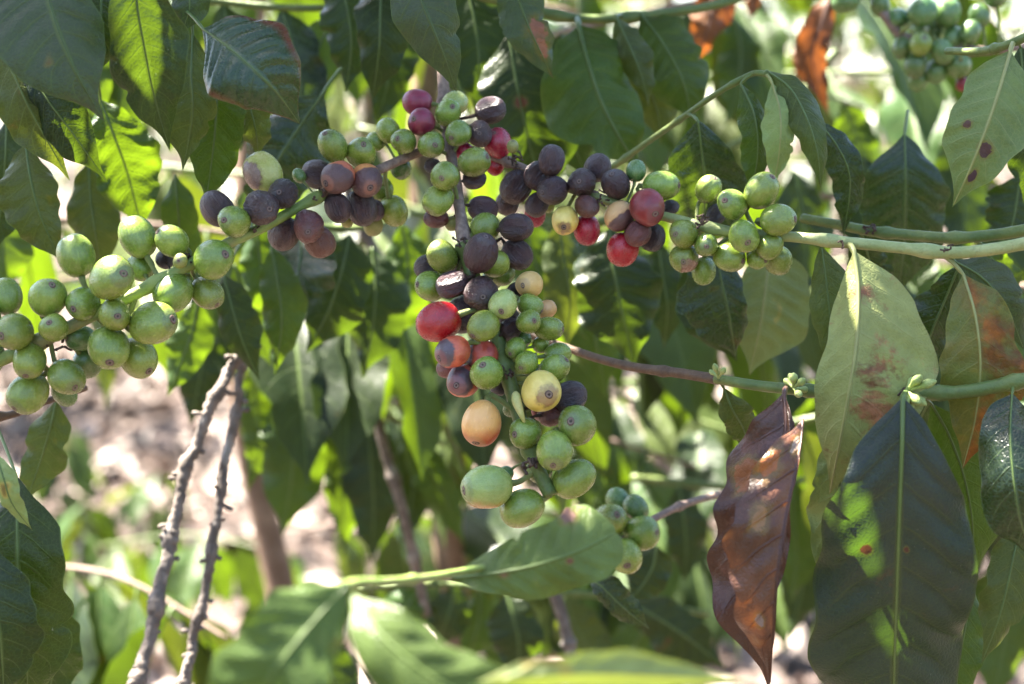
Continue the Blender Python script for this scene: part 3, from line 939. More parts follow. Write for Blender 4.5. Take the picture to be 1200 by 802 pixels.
# ------------------------------------------------------------------ the fruiting branches
A = thing('coffee_branch', 'fruiting branch at the left, big green cherries then dark dried ones along it', 'branch', U(500, 176, .64), 'coffee branches in focus')
PA1 = stem(A, [(522, 170, .645), (490, 179, .640), (440, 201, .632), (392, 223, .625), (376, 230, .622)], 5.2, 6.4, 'woody', (.95,), name='woody_stem')
PA2 = stem(A, [(378, 229, .622), (355, 240, .618), (313, 264, .612), (262, 288, .604), (209, 318, .600), (146, 351, .598), (80, 384, .600), (10, 418, .604), (-80, 455, .61)], 6.0, 8.5, 'green_stem', (.02, .30, .43, .72))
remnants(A, 375, 229, .618, 7, 7, size=4.5)
remnants(A, 222, 303, .600, 6, 6, size=4.5)
remnants(A, 62, 395, .602, 14, 12, size=6)
remnants(A, 300, 268, .606, 5, 4, size=4)
PA = np.concatenate([PA1, PA2])
cherries(A, '''
89 300 22 24 g -0.3
161 278 25 20 g 0.3
201 282 19 18 g 0 -.72 -.48
130 326 28.5 24 g -1.2 .65 -.14
165 313 19 14 g 1.2
193 304 11 11 k 1.3
211 306 8.5 8.5 l -.9 0 0
251 304 24 22 g -.9 .66 -.20
203 343 21 23 g -.2 -.5 .62
243 343 19.5 18 g .3 .60 .70
56 349 23 20 g -.6 .40 -.62
97 356 19 19 g -.3 -.28 .32
134.5 369 20 17 g -1.0 .38 .10
180 379 28.5 24 g -1.0 .86 -.14
63 384 17 15.5 g -1.3 -.05 -.32
94 397 15.5 15.5 G .8 -.72 0
128 408.5 24.6 23.3 g -1.0 .20 .64
162 420 22.7 22.7 g .4 .62 .62
102 425 18 16 G 1.6
7 348 20 20 g .2
16 389 22 20.5 g -.6 -.34 .22
34 423 19.5 19.5 g -.4 -.02 .80
78 441.5 21 21 g -.3 .58 .55
33 460 25 21 g .2 -.45 .70
75 460 18 13 G 1.5
-22 372 22 22 g 0 .2 .3
-16 420 21 22 g .4 -.2 .4
308.7 203.5 25.5 20 u .2
254.5 244 21.5 19 d .4
274 259.5 18.2 18 g -.9 -.40 0
306 243.6 21.8 19 d -.5 .54 .12
331.5 227 17 17.5 k -.3 -.10 0
332.5 274 19 18.5 d .3
361.6 265 17 20 D -.5 .07 .40
375 283 17.8 17.5 D .2
350.7 206 8.4 8.4 G .9
371.7 204 16.5 18 d .8
395.5 208 18.9 19 w -.4 -.55 .40
429.5 211.7 18.8 19 w -.7 .28 .48
389.6 171 19 17 g .3 -.35 -.62
423.5 179.5 17.5 17.5 g -.2 .20 -.38
440.5 166 11.5 11.5 g .9
454.5 153 14 13.5 g .5
473 165.7 14.5 14 g -.3 -.40 -.08
396 244 14.5 17 d .6
423.5 244 19 19.5 d .2
439 247 11 12 d .8
461.5 248 16.5 17.8 g .6
446 222 14 15 g 1.4
437 264 13 11 l 1.3
469.6 198 13 11.5 G 1.3
406.6 259.5 7.5 7 l 1.1
''', lambda x, y: float(np.interp(x, [0, 150, 260, 380, 480], [.602, .598, .604, .622, .638])), PA)

B = thing('coffee_branch', 'hanging central branch crowded with green, red, yellow and dark cherries', 'branch', U(505, -160, .68), 'coffee branches in focus')
PB1 = stem(B, [(508, -200, .70), (512, 0, .675), (519, 90, .655), (523, 150, .645), (533, 205, .632), (541, 262, .620), (546, 292, .614)], 7, 6.2, 'woody', (.46, .66, .97), name='woody_stem', bumps=.06)
PB2 = stem(B, [(544, 285, .615), (560, 345, .612), (580, 390, .608), (592, 432, .604), (601, 462, .602), (612, 500, .600), (628, 545, .597), (645, 580, .594)], 9.5, 8.5, 'dark_stem', (.02, .5, .82))
remnants(B, 541, 285, .608, 6, 7, size=5)
remnants(B, 595, 440, .600, 11, 12, size=5)
remnants(B, 622, 545, .590, 8, 12, size=7)
remnants(B, 520, 168, .645, 6, 6, size=4)
# pale bract below the middle node
bp = spline([U(604, 460, .594), U(606, 472, .591), U(611, 486, .590), U(616, 499, .592)], 16)
V, F = tube(bp, np.array([2.5, 4.5, 5.5, 6, 6, 5.8, 5.4, 5, 4.6, 4.1, 3.6, 3.1, 2.5, 1.9, 1.2, .5]) * pxs(.59), 10)
part('bract', V, F, 'bract', B)
PB = np.concatenate([PB1, PB2])
cherries(B, '''
488.7 120 15.7 15.8 m .2
493.7 143 15.5 15.5 m -.4 -.5 -.1
532 122 15.5 14 p .9
525 132 15.2 15.2 g -.2 .35 -.30
537 156.6 14.6 15.7 g -.5 -.46 .40
505.4 170 15.6 15.5 g -.5 .28 .12
574.7 129.4 16.3 16.3 d .2
562 157 14.7 15 d -.2 0 .08
545 178.5 11 11.5 r 1.1
556 190 17.7 17.7 g -.6 .80 -.28
556 210 13 12.5 d .5
507.4 195 9 9.5 k 1.0
521.6 206.5 16.2 16.2 g -.9 -.19 .24
514 234.6 17 18 g -.3 -.60 .75
511 256 15 11 D .5 -.8 .05
530 262 8 9 l .8
566 245 16 15.5 d .8
568.5 266.6 16.7 16.6 b -.2
604.7 266.6 18.2 17.5 d -.4 .93 -.12
551 287 12 10 l 1.2
518.3 300.8 17.4 18.4 g -.3 -.5 -.70
500 313 14 14 k .9
540 309 10 12 d .7
563.5 296.7 20.8 21.5 d -1.2 .25 -.74
580 309 16 16 g .2
588 320 14 16 g .5
606 298 18.3 17 d .1 .75 .65
504.3 335.7 17 17.6 g .1 -.80 -.10
530 333 18.8 15.6 d -.5
564 343.5 20.5 19 d -.7 .10 .22
589.4 357 16.4 17.3 p -1.0 -.10 .46
607 344.4 13.5 13.5 k .5
620.6 333.5 15.8 15 o .1 -.45 .10
622 358 16 12 b .1 .80 .45
640 363 10 12 o .7
513.6 378 22.3 25.5 r -.2
541.7 368.4 18.6 22.8 d -.1 .04 .72
566 382.5 18 18 g -.8 -.58 .58
619.6 377 15 13.3 g -.7 .40 -.05
643 385 17 14 g .1 .92 .06
598 386 13 13 d .5
596 373 12 12 k .7
530.8 412.4 18.9 19.5 x -.4 -.72 .35
565 417.7 19 17 x .1
570.4 437 18.2 19.5 g -1.0 -.22 -.46
542.3 446.7 19 19 x .0 -.3 .2
525 431 12.5 13 D .9
604 408.3 12.4 12.2 g -.4 -.46 .46
617 425 13.8 13 g -.5 -.46 .42
653.3 415.5 17.4 12 g .4
650 432.3 18.4 15.5 g .0 .70 -.55
634.6 459 22.6 24 y -.8 .30 .10
668 464.4 18.9 17.5 k .3
635 482 12 12 m .9
645 486 14 14 D .6
584 455 9 10 k .8
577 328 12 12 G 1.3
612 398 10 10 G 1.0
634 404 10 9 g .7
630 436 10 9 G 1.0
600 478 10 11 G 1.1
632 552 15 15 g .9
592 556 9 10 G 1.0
564.4 495.7 23.2 25.6 a -.5 -.25 .85
615 507.5 19.2 17 g -.3 -.62 .05
649.6 527.7 20.4 23 g -.8 -.08 .68
675.8 498 24.8 21 g 0 -.3 -.2
673 561 27.6 20 g .3
571 570.8 30 24.2 v -.2 -.88 .10
612.6 596 24 24.5 g .1
''', lambda x, y: float(np.interp(y, [100, 250, 400, 600], [.645, .620, .604, .592])), PB)

C = thing('coffee_branch', 'fruiting branch from the right edge with dark, red and sunlit green cherries', 'branch', U(1215, 284, .575), 'coffee branches in focus')
PC1 = stem(C, [(1262, 274, .570), (1200, 286, .575), (1150, 294, .580), (1108, 296, .585), (1050, 290, .592), (990, 284, .598), (930, 278, .604), (880, 274, .608), (845, 270, .612), (800, 259, .618), (760, 249, .624), (715, 236, .628), (690, 228, .632)], 7.4, 5.6, 'pale_stem', (.28, .48, .72), swell=.35)
PC2 = stem(C, [(700, 230, .631), (660, 218, .634), (625, 203, .638), (590, 188, .643), (560, 178, .648), (535, 172, .652)], 5.6, 5.2, 'woody', (.4, .62), name='woody_stem')
remnants(C, 606, 192, .632, 9, 10, size=5)
remnants(C, 822, 258, .606, 8, 10, size=5)
remnants(C, 1112, 291, .578, 4, 5, size=4)
remnants(C, 986, 284, .594, 4, 5, size=3.4)
remnants(C, 705, 232, .624, 8, 7, size=4)
PC = np.concatenate([PC1, PC2])
cherries(C, '''
583.5 168.5 16.8 16.8 r .3 -.3 -.6
581 194.7 10.5 10 r .9
601 172 7 7.5 l -.8 0 -.8
604.7 219.7 17.5 19.8 d -.3
594 238 14.5 13 d .4
631 206 15.6 17.6 d .0
646.6 188.5 17.6 15.4 d .1
647.5 223.4 18 16.2 d -.6 -.66 .15
629.6 240 13.5 14 d .2
627 252 14 12.5 r .8
641.5 240 9 8.5 g .9
682 213.6 16.8 15.6 d -.3 -.22 .04
700.4 196.6 16.4 15.5 d .4
721.6 215.7 17.4 16.5 d -.2 -.28 -.52
687.7 242 13.7 13.7 D -.5 .5 .3
662 258.5 15.5 16.8 y -.4 -.10 .52
688 270 16.5 16 r .2
726 254 16.3 17.5 h -.3
758 243 19.3 22.3 m -.7 .36 .40
747.4 274 15 15 D .0
764.4 278 14.6 16.3 k .4
729 293 18.3 18.3 r .2
775.4 218 21 17.4 g .2 .9 .0
745.3 200 11.5 12 G .3
786 243 9.5 9 k .9
830 222 15.2 15.5 g .3 .42 -.68
857.7 239.4 17.8 17.8 g -.7 -.52 -.15
892.6 223.3 19.8 20.8 g -.3 .48 -.66
912.5 257.8 20.6 18 g -.5 .85 0
871.6 277 17.9 18.6 g -1.0 .11 .43
801.8 273.7 17.4 15.9 g -.5 -.62 .10
827.8 287.7 12.7 14.2 g -.6 -.10 .15
855 302 16.3 18.7 g -.2 .76 .25
902.5 288.7 15.6 14.5 g .0
912.5 306 15.8 16.8 g .4
888.6 303.6 13 11.5 g .1 .55 .2
801.8 302.6 18.2 15 b .1 -.15 .30
824.8 317.6 14 16.2 g .4
839 252 11 12 k .6
''', lambda x, y: float(np.interp(x, [580, 700, 900], [.640, .628, .606])), PC)

E = thing('coffee_branch', 'lower right branch bearing broad leaves, flower buds and one shrivelled brown leaf', 'branch', U(1215, 446, .575), 'coffee branches in focus')
stem(E, [(1260, 435, .570), (1200, 446, .575), (1130, 459, .580), (1065, 461, .585), (1000, 461, .590), (935, 457, .598), (880, 451, .605), (838, 444, .612)], 8.5, 6.2, 'dark_stem', (.16, .36, .72), swell=.3)
stem(E, [(842, 445, .612), (800, 438, .622), (740, 430, .637), (700, 420, .648), (665, 408, .658), (600, 385, .672)], 6.0, 4.5, 'purple_stem', (.25,), name='purple_stem', swell=.3)
buds(E, 1062, 458, .580, [(1075, 445, 5.5, -.004), (1090, 449, 5.5, -.004), (1069, 441, 4.5, .004), (1062, 470, 5, -.006), (1073, 469, 6, -.006), (1080, 471, 5, -.002), (1068, 476, 4, -.004), (1084, 441, 4, .006)])
buds(E, 930, 455, .592, [(930, 443, 5, -.003), (940, 447, 4.5, -.005), (922, 447, 4, .004), (936, 462, 4.5, -.005), (945, 457, 4, .003), (926, 441, 3.5, .005)])
buds(E, 842, 443, .606, [(838, 430, 3.5, -.003), (848, 434, 3.5, -.004), (834, 436, 3, .003)])
remnants(E, 1058, 461, .580, 5, 6, size=4)

Dn = thing('coffee_branch', 'plain green stem just above and behind the right fruiting branch', 'branch', U(1215, 272, .62), 'coffee branches in focus')
stem(Dn, [(1270, 256, .615), (1200, 270, .62), (1160, 276, .625), (1115, 279, .63), (1060, 275, .638), (1020, 271, .645), (990, 265, .652), (940, 256, .665)], 7.2, 5.8, 'dark_stem', (.42, .66), swell=.3)
remnants(Dn, 1020, 268, .640, 6, 6, size=5)

# leaves of the right-hand branches ---------------------------------
lf(E, [(1058, 468, .558), (1057, 520, .556), (1054, 600, .560), (1051, 690, .570), (1048, 780, .583), (1047, 875, .598)], 98, 94, 'leaf_broad', dl=.12, dr=.10,
   pet=(1062, 461, .584), n=90, m=12, wave=.10, nw=2.6, quilt=.06, ribw=6.5, edge=.055, prof=lambda t: np.interp(t, [0, .02, .06, .13, .25, .35, .52, .72, .82, .92, 1], [.03, .12, .30, .54, .81, .92, 1, .95, .84, .5, 0]), label='broad dull grey green leaf hanging flat, with one small rust spot')
# shrivelled brown leaf: two halves folded on the midrib
lf(E, [(919, 462, .580), (921, 500, .574), (914, 560, .570), (903, 640, .570), (896, 720, .572), (902, 812, .578)], 66, 22, 'leaf_dry', dl=.55, dr=-.4,
   pet=(921, 455, .596), n=80, m=10, wave=.16, nw=3.2, quilt=.10, rib='rib_brown', ribw=5, curl=.25, lump=.11, edge=.10, label='shrivelled reddish brown leaf, curled lengthwise')
lf(E, [(941, 492, .566), (937, 530, .556), (923, 600, .550), (911, 680, .548), (906, 750, .554), (903, 802, .566)], 58, 3, 'leaf_dry_tan', dl=-.35, dr=.2,
   n=80, m=10, wave=.14, nw=4, quilt=.14, rib='rib_brown', ribw=3, curl=-.60, lump=.11, edge=.10, label='folded front half of the shrivelled brown leaf')
lf(C, [(1001, 296, .590), (1006, 340, .584), (1004, 400, .580), (995, 460, .580), (984, 520, .586), (972, 580, .60)], 34, 92, 'leaf_scarred', dl=.9, dr=.10,
   pet=(994, 286, .598), n=70, m=10, wave=.03, nw=2.4, quilt=.045, face=-1, rib='rib_pale', ribw=6, label='pale green leaf underside with reddish brown scars')
lf(C, [(962, 288, .612), (968, 330, .612), (975, 390, .614), (984, 450, .62)], 20, 30, 'leaf_olive', dl=.4, dr=.2, pet=(984, 285, .60), wave=.05)
lf(C, [(1129, 322, .584), (1143, 370, .578), (1149, 430, .578), (1143, 490, .584), (1128, 550, .594)], 40, 52, 'leaf_rusty', dl=.55, dr=.15,
   pet=(1106, 300, .586), n=64, m=9, wave=.05, nw=2.5, quilt=.05, face=-1, rib='rib_pale', ribw=4, label='green leaf half eaten by orange brown rust')
lf(C, [(1118, 306, .600), (1150, 325, .598), (1178, 358, .60), (1200, 410, .608)], 30, 30, 'leaf_grey', dl=.5, dr=.2, pet=(1108, 298, .588), wave=.05)
lf(C, [(1124, 312, .625), (1108, 350, .63), (1088, 400, .635), (1072, 455, .645)], 30, 32, 'leaf_blue', dl=.3, dr=.3, pet=(1108, 300, .59))
lf(Dn, [(1150, 285, .66), (1166, 310, .66), (1180, 340, .665), (1196, 380, .67)], 26, 24, 'leaf_mid', pet=(1115, 279, .632))
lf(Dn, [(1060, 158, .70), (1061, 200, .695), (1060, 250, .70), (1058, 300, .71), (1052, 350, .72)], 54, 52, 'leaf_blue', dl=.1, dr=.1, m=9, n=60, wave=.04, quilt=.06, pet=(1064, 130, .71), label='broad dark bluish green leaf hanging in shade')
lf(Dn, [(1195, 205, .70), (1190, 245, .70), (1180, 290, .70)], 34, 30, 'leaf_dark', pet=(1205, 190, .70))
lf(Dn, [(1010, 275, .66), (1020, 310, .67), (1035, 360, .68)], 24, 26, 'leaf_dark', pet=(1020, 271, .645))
lf(E, [(1092, 474, .592), (1112, 510, .598), (1130, 560, .602), (1140, 620, .608), (1138, 690, .616)], 36, 40, 'leaf_mid', dl=.4, dr=.2, pet=(1070, 461, .584), wave=.05, label='plain mid green leaf half hidden behind the grey green one')
lf(E, [(1000, 480, .60), (990, 530, .602), (982, 580, .606), (972, 640, .612), (968, 700, .62)], 30, 60, 'leaf_pale', dl=.4, dr=.3, face=-1, pet=(1010, 461, .59))
lf(E, [(1186, 462, .572), (1184, 510, .560), (1188, 560, .554), (1196, 610, .556), (1215, 665, .566)], 36, 46, 'leaf_blue', dl=.75, dr=-.1,
   pet=(1188, 450, .576), n=64, m=9, wave=.14, nw=1.8, quilt=.05, rib='rib_green', label='glossy bluish green leaf with a curled edge')
lf(E, [(1196, 610, .585), (1186, 660, .58), (1172, 720, .58), (1150, 778, .584)], 26, 34, 'leaf_olive', dl=.3, dr=.2, wave=.12, nw=2.5, pet=(1204, 560, .59))
lf(E, [(1140, 690, .62), (1132, 730, .615), (1122, 790, .615), (1120, 850, .62)], 22, 30, 'leaf_mid', pet=(1140, 640, .62))
lf(E, [(848, 455, .618), (858, 480, .62), (872, 505, .628), (880, 540, .636)], 18, 22, 'leaf_olive', dl=.3, dr=.3, pet=(842, 446, .614))
lf(E, [(1090, 470, .64), (1060, 520, .66), (1020, 560, .67), (985, 620, .68)], 40, 40, 'leaf_dark', pet=(1110, 461, .60))

# top right spotted leaf on its own twig off the frame ---------------
G1 = thing('coffee_branch', 'twig at the top right corner holding a pale ribbed leaf with three dark spots', 'branch', U(1215, 30, .60), 'coffee branches in focus')
stem(G1, [(1290, -10, .60), (1235, 25, .60), (1188, 50, .605), (1150, 60, .62), (1110, 60, .64)], 6, 4.5, 'dark_stem', (.6,))
lf(G1, [(1184, 60, .600), (1171, 105, .594), (1154, 155, .592), (1136, 200, .595), (1116, 243, .602)], 44, 50, 'leaf_spotted', dl=.25, dr=.05, face=-1, n=64, m=9,
   wave=.04, nw=2.5, quilt=.07, rib='rib_pale', ribw=5, pet=(1188, 50, .605), label='pale ribbed leaf with round dark spots')
lf(G1, [(1196, 55, .63), (1200, 110, .63), (1204, 180, .635), (1200, 240, .64)], 32, 40, 'leaf_dark', pet=(1190, 50, .606))

# wilted shoot ------------------------------------------------------
W = thing('coffee_shoot', 'arching green shoot with four drooping wilted leaves above the sunlit cherries', 'shoot', U(690, 215, .70), 'leafy shoots')
stem(W, [(680, 222, .70), (718, 196, .69), (760, 166, .675), (800, 138, .66), (832, 115, .648), (858, 99, .640), (884, 86, .634), (902, 88, .63)], 4.0, 3.2, 'dark_stem', (.25, .55, .85), swell=.3)
lf(W, [(868, 98, .636), (884, 135, .632), (888, 180, .634), (878, 236, .642)], 20, 16, 'leaf_mid', dl=.5, dr=.6, pet=(884, 87, .634), wave=.12, n=50, m=7)
lf(W, [(905, 98, .628), (914, 130, .622), (914, 170, .622), (906, 222, .63)], 20, 18, 'leaf_pale', dl=.5, dr=.3, face=-1, pet=(898, 88, .63), wave=.08, rib='rib_pale', n=50, m=7, label='pale limp leaf underside')
lf(W, [(900, 84, .630), (926, 104, .624), (946, 140, .618), (958, 180, .618), (962, 222, .624)], 20, 21, 'leaf_olive', dl=.6, dr=.5, pet=(896, 87, .63), wave=.12, n=50, m=7)
lf(W, [(955, 140, .640), (980, 170, .64), (996, 210, .642), (988, 280, .65)], 22, 20, 'leaf_blue', dl=.3, dr=.4, pet=(930, 110, .636), wave=.10, n=50, m=7)
lf(W, [(818, 142, .645), (822, 175, .648), (826, 215, .654), (824, 262, .664), (816, 300, .676)], 50, 48, 'leaf_blue', dl=.35, dr=.20, pet=(806, 134, .657), n=60, m=9, wave=.05, nw=2.2, quilt=.06, label='dark bluish leaf with its left edge lit through')
lf(W, [(838, 290, .668), (846, 330, .664), (856, 375, .666), (862, 420, .675)], 55, 24, 'leaf_blue', dl=.1, dr=.3, wave=.05, pet=(820, 240, .672))
lf(W, [(812, 300, .70), (826, 340, .70), (846, 385, .70), (864, 425, .705)], 40, 30, 'leaf_dark', dl=.1, dr=.3)
lf(W, [(902, 288, .700), (898, 330, .695), (890, 385, .695), (878, 440, .70)], 34, 62, 'leaf_pale', dl=.2, dr=.15, face=-1, wave=.05, nw=1.8, rib='rib_pale', n=56, m=8, pet=(905, 250, .705))

# upper middle leaves -----------------------------------------------
T1 = thing('coffee_branch', 'leafy branch along the top middle with large dark leaves over the ripe cherries', 'branch', U(640, 20, .74), 'leafy shoots')
stem(T1, [(400, -60, .74), (500, -30, .74), (600, 5, .74), (680, 22, .745), (760, 18, .75), (860, 0, .76), (940, -40, .77)], 6, 5, 'dark_stem', (.3, .45, .6))
lf(T1, [(678, 30, .725), (688, 70, .715), (703, 115, .712), (725, 160, .714), (752, 200, .722)], 62, 50, 'leaf_mid', dl=.05, dr=.30, n=64, m=10, wave=.11, nw=1.8, quilt=.05, ribw=6, pet=(676, 22, .745), label='broad dark green ribbed leaf with a wavy right edge')
lf(T1, [(596, 40, .75), (604, 90, .745), (614, 140, .745), (628, 200, .75), (640, 250, .76)], 50, 62, 'leaf_brown_mark', dl=.1, dr=.1, n=56, m=8, wave=.05, pet=(596, 5, .745), label='large shadowed leaf with one brown hole mark')
lf(T1, [(594, -40, .665), (606, -5, .66), (620, 32, .658), (636, 66, .66), (648, 92, .668)], 30, 26, 'leaf_torn', dl=.2, dr=.4, wave=.12, n=50, m=7, pet=(580, -70, .68), label='grey green leaf with a torn brown edge')
lf(T1, [(722, 20, .72), (738, 55, .715), (752, 90, .716), (760, 125, .72)], 16, 22, 'leaf_olive', dl=.6, dr=.5, wave=.12, pet=(730, 19, .748))
lf(T1, [(752, 18, .745), (776, 50, .74), (800, 95, .738), (812, 150, .745)], 42, 40, 'leaf_mid', dl=.2, dr=.4, wave=.08, n=50, m=8, pet=(750, 18, .75))
lf(T1, [(735, 30, .76), (750, 80, .76), (770, 130, .765), (775, 170, .77)], 34, 40, 'leaf_olive', pet=(745, 18, .75))
lf(T1, [(660, 40, .80), (655, 100, .80), (668, 160, .80), (690, 210, .81)], 55, 55, 'leaf_dark')
T2 = thing('coffee_branch', 'leafy branch at the top with a waxy grey leaf dipping over the central stem', 'branch', U(480, -120, .60), 'leafy shoots')
stem(T2, [(360, -160, .62), (430, -130, .61), (480, -110, .605), (560, -100, .61)], 6, 5, 'dark_stem', (.5,))
lf(T2, [(474, -60, .590), (488, -15, .584), (506, 30, .582), (522, 70, .586), (535, 108, .594)], 36, 36, 'leaf_grey', dl=.35, dr=.35, n=60, m=9, wave=.10, nw=2.2, quilt=.05, rib='rib_dark', pet=(480, -110, .605), label='dusty grey green leaf tip with a yellowed edge')
lf(T2, [(448, -40, .72), (446, 10, .71), (444, 60, .71), (436, 120, .72)], 30, 36, 'leaf_dark', pet=(440, -126, .61))
lf(T2, [(395, -40, .74), (405, 0, .735), (412, 50, .735), (405, 110, .74)], 34, 34, 'leaf_dark')
lf(T2, [(540, -40, .76), (555, 20, .755), (562, 80, .755), (560, 140, .76)], 44, 40, 'leaf_dark')

# top-left leaves ----------------------------------------------------
L1 = thing('coffee_branch', 'leafy branch over the top left corner with overlapping dusty drooping leaves', 'branch', U(40, -150, .58), 'leafy shoots')
stem(L1, [(-160, -120, .58), (-40, -140, .585), (60, -150, .59), (180, -130, .60), (300, -110, .62)], 7, 5, 'green_stem', (.3, .5, .75))
lf(L1, [(30, -70, .570), (52, -15, .560), (70, 40, .556), (92, 90, .556), (122, 142, .562)], 78, 48, 'leaf_grey', dl=.05, dr=.45, n=70, m=10, wave=.07, nw=1.8, quilt=.06, rib='rib_dark', pet=(20, -148, .588), label='large dusty grey green leaf with a long drip tip')
lf(L1, [(112, -60, .584), (118, -10, .580), (116, 40, .58), (106, 98, .588)], 34, 38, 'leaf_dark', dl=.1, dr=.1, n=56, m=8, wave=.05, pet=(100, -146, .592))
lf(L1, [(160, -50, .552), (160, 0, .554), (168, 50, .559), (180, 110, .567), (199, 177, .578)], 42, 47, 'leaf_dark', dl=.15, dr=.12, n=64, m=9, wave=.09, nw=1.9, rib='rib_dark', pet=(150, -136, .596), label='dark leaf with a bright sun patch shining through it')
lf(L1, [(218, -60, .60), (220, -20, .596), (222, 10, .596), (212, 42, .60)], 26, 26, 'leaf_grey', n=40, pet=(215, -124, .605))
lf(L1, [(238, 34, .585), (268, 56, .576), (298, 82, .572), (324, 108, .574), (352, 146, .584)], 54, 58, 'leaf_red_margin', dl=.05, dr=.12, n=64, m=10, wave=.06, nw=2, quilt=.09, curl=-.18, pet=(214, 10, .60), label='glossy ribbed green leaf with a red margin and rolled tip')
lf(L1, [(226, 40, .606), (224, 85, .602), (226, 135, .602), (214, 200, .61)], 52, 26, 'leaf_olive', dl=.2, dr=.2, n=56, m=8, wave=.12, nw=2.2, pet=(222, 0, .605))
lf(L1, [(256, 70, .622), (254, 120, .62), (250, 175, .622), (240, 245, .63)], 30, 34, 'leaf_mid', dl=.2, dr=.1, n=56, m=8, wave=.08, pet=(235, 30, .61))
lf(L1, [(286, 100, .632), (294, 130, .63), (300, 155, .632), (303, 186, .64)], 18, 20, 'leaf_olive', n=40)
lf(L1, [(28, 72, .596), (52, 112, .592), (84, 155, .592), (126, 214, .60)], 30, 28, 'leaf_dark', dl=.3, dr=-.1, n=56, m=8, wave=.10, nw=2, pet=(0, 40, .60), label='nearly black narrow leaf folded along its length')
lf(L1, [(-20, 30, .600), (12, 80, .594), (36, 130, .592), (82, 212, .60)], 40, 28, 'leaf_olive', dl=.2, dr=.5, face=-1, n=50, m=8, wave=.10)
lf(L1, [(118, 118, .68), (134, 160, .68), (150, 205, .685), (168, 275, .69)], 42, 42, 'leaf_mid', dl=.1, dr=.2, n=50, m=8, pet=(112, 80, .67), label='bright leaf lit through by the sun')
lf(L1, [(30, 170, .64), (36, 210, .635), (48, 255, .635), (72, 308, .64)], 42, 26, 'leaf_olive', dl=.1, dr=.3, n=50, m=8, pet=(15, 130, .64))
lf(L1, [(8, 140, .67), (6, 190, .67), (2, 240, .675), (-8, 300, .68)], 30, 34, 'leaf_dark')
lf(L1, [(104, 190, .70), (106, 230, .70), (112, 275, .70), (120, 330, .71)], 30, 30, 'leaf_olive', n=40)
lf(L1, [(378, 110, .70), (350, 150, .70), (322, 195, .70), (292, 262, .71)], 44, 50, 'leaf_blue', n=56, m=8, pet=(400, 80, .71), label='large dark bluish leaf behind the dried cherries')
lf(L1, [(205, 205, .72), (208, 240, .72), (212, 285, .725), (220, 350, .73)], 22, 24, 'leaf_mid', n=40)

L2 = thing('coffee_branch', 'second leafy branch behind the top left leaves, dark and out of focus', 'branch', U(-60, -60, .80), 'leafy shoots')
stem(L2, [(-100, -70, .80), (0, -40, .80), (120, -20, .80), (240, 0, .80), (360, 10, .80), (470, 0, .81)], 5, 4, 'dark_stem', (.3, .6))
for q in [([(20, -20, .79), (30, 40, .785), (40, 90, .785), (30, 150, .79)], 44, 40, 'leaf_dark'), ([(92, -10, .79), (98, 40, .785), (104, 100, .785), (112, 165, .79)], 36, 34, 'leaf_mid'),
          ([(150, -10, .80), (142, 60, .795), (140, 120, .795), (128, 190, .80)], 36, 36, 'leaf_dark'), ([(262, 5, .80), (272, 60, .795), (284, 110, .795), (280, 180, .80)], 40, 40, 'leaf_dark'),
          ([(330, 10, .80), (345, 60, .795), (352, 110, .795), (340, 170, .80)], 34, 32, 'leaf_blue'), ([(395, 12, .81), (372, 60, .80), (365, 100, .80), (372, 150, .81)], 26, 30, 'leaf_mid'),
          ([(450, 5, .81), (458, 50, .805), (455, 95, .805), (440, 150, .81)], 32, 30, 'leaf_dark'), ([(10, 210, .80), (0, 250, .80), (4, 300, .80), (-8, 350, .80)], 34, 36, 'leaf_mid'),
          ([(215, 0, .80), (206, 60, .795), (196, 120, .795), (200, 180, .80)], 32, 32, 'leaf_mid')]:
    lf(L2, q[0], q[1], q[2], q[3], n=40, m=6)

# lower-left edge ----------------------------------------------------
LB = thing('coffee_shoot', 'dark leafy shoot along the lower left edge, one leaf with a brown dead patch', 'shoot', U(-60, 470, .60), 'leafy shoots')
stem(LB, [(-120, 430, .62), (-60, 470, .62), (0, 488, .63), (55, 470, .64), (100, 455, .66)], 5, 4, 'purple_stem', (.5,))
lf(LB, [(20, 560, .590), (20, 620, .582), (22, 690, .582), (30, 760, .586), (35, 850, .60)], 60, 56, 'leaf_dead_patch', dl=.2, dr=.25, n=60, m=9, wave=.07, pet=(-10, 485, .62), label='dark leaf at the edge with a brown dead patch')
lf(LB, [(-14, 640, .57), (-10, 690, .565), (0, 745, .565), (6, 830, .575)], 40, 46, 'leaf_dark', dl=.2, dr=.3, wave=.06)
lf(LB, [(-6, 530, .57), (4, 560, .566), (14, 590, .568), (38, 622, .575)], 12, 14, 'leaf_pale', dl=.3, dr=.3, n=40, label='small pinkish yellow leaf tip')
lf(LB, [(66, 470, .66), (58, 505, .66), (46, 545, .665), (30, 590, .67)], 26, 28, 'leaf_olive', n=44, pet=(58, 470, .64))
lf(LB, [(60, 700, .66), (66, 740, .66), (62, 790, .67), (50, 840, .68)], 26, 30, 'leaf_dark', n=40)

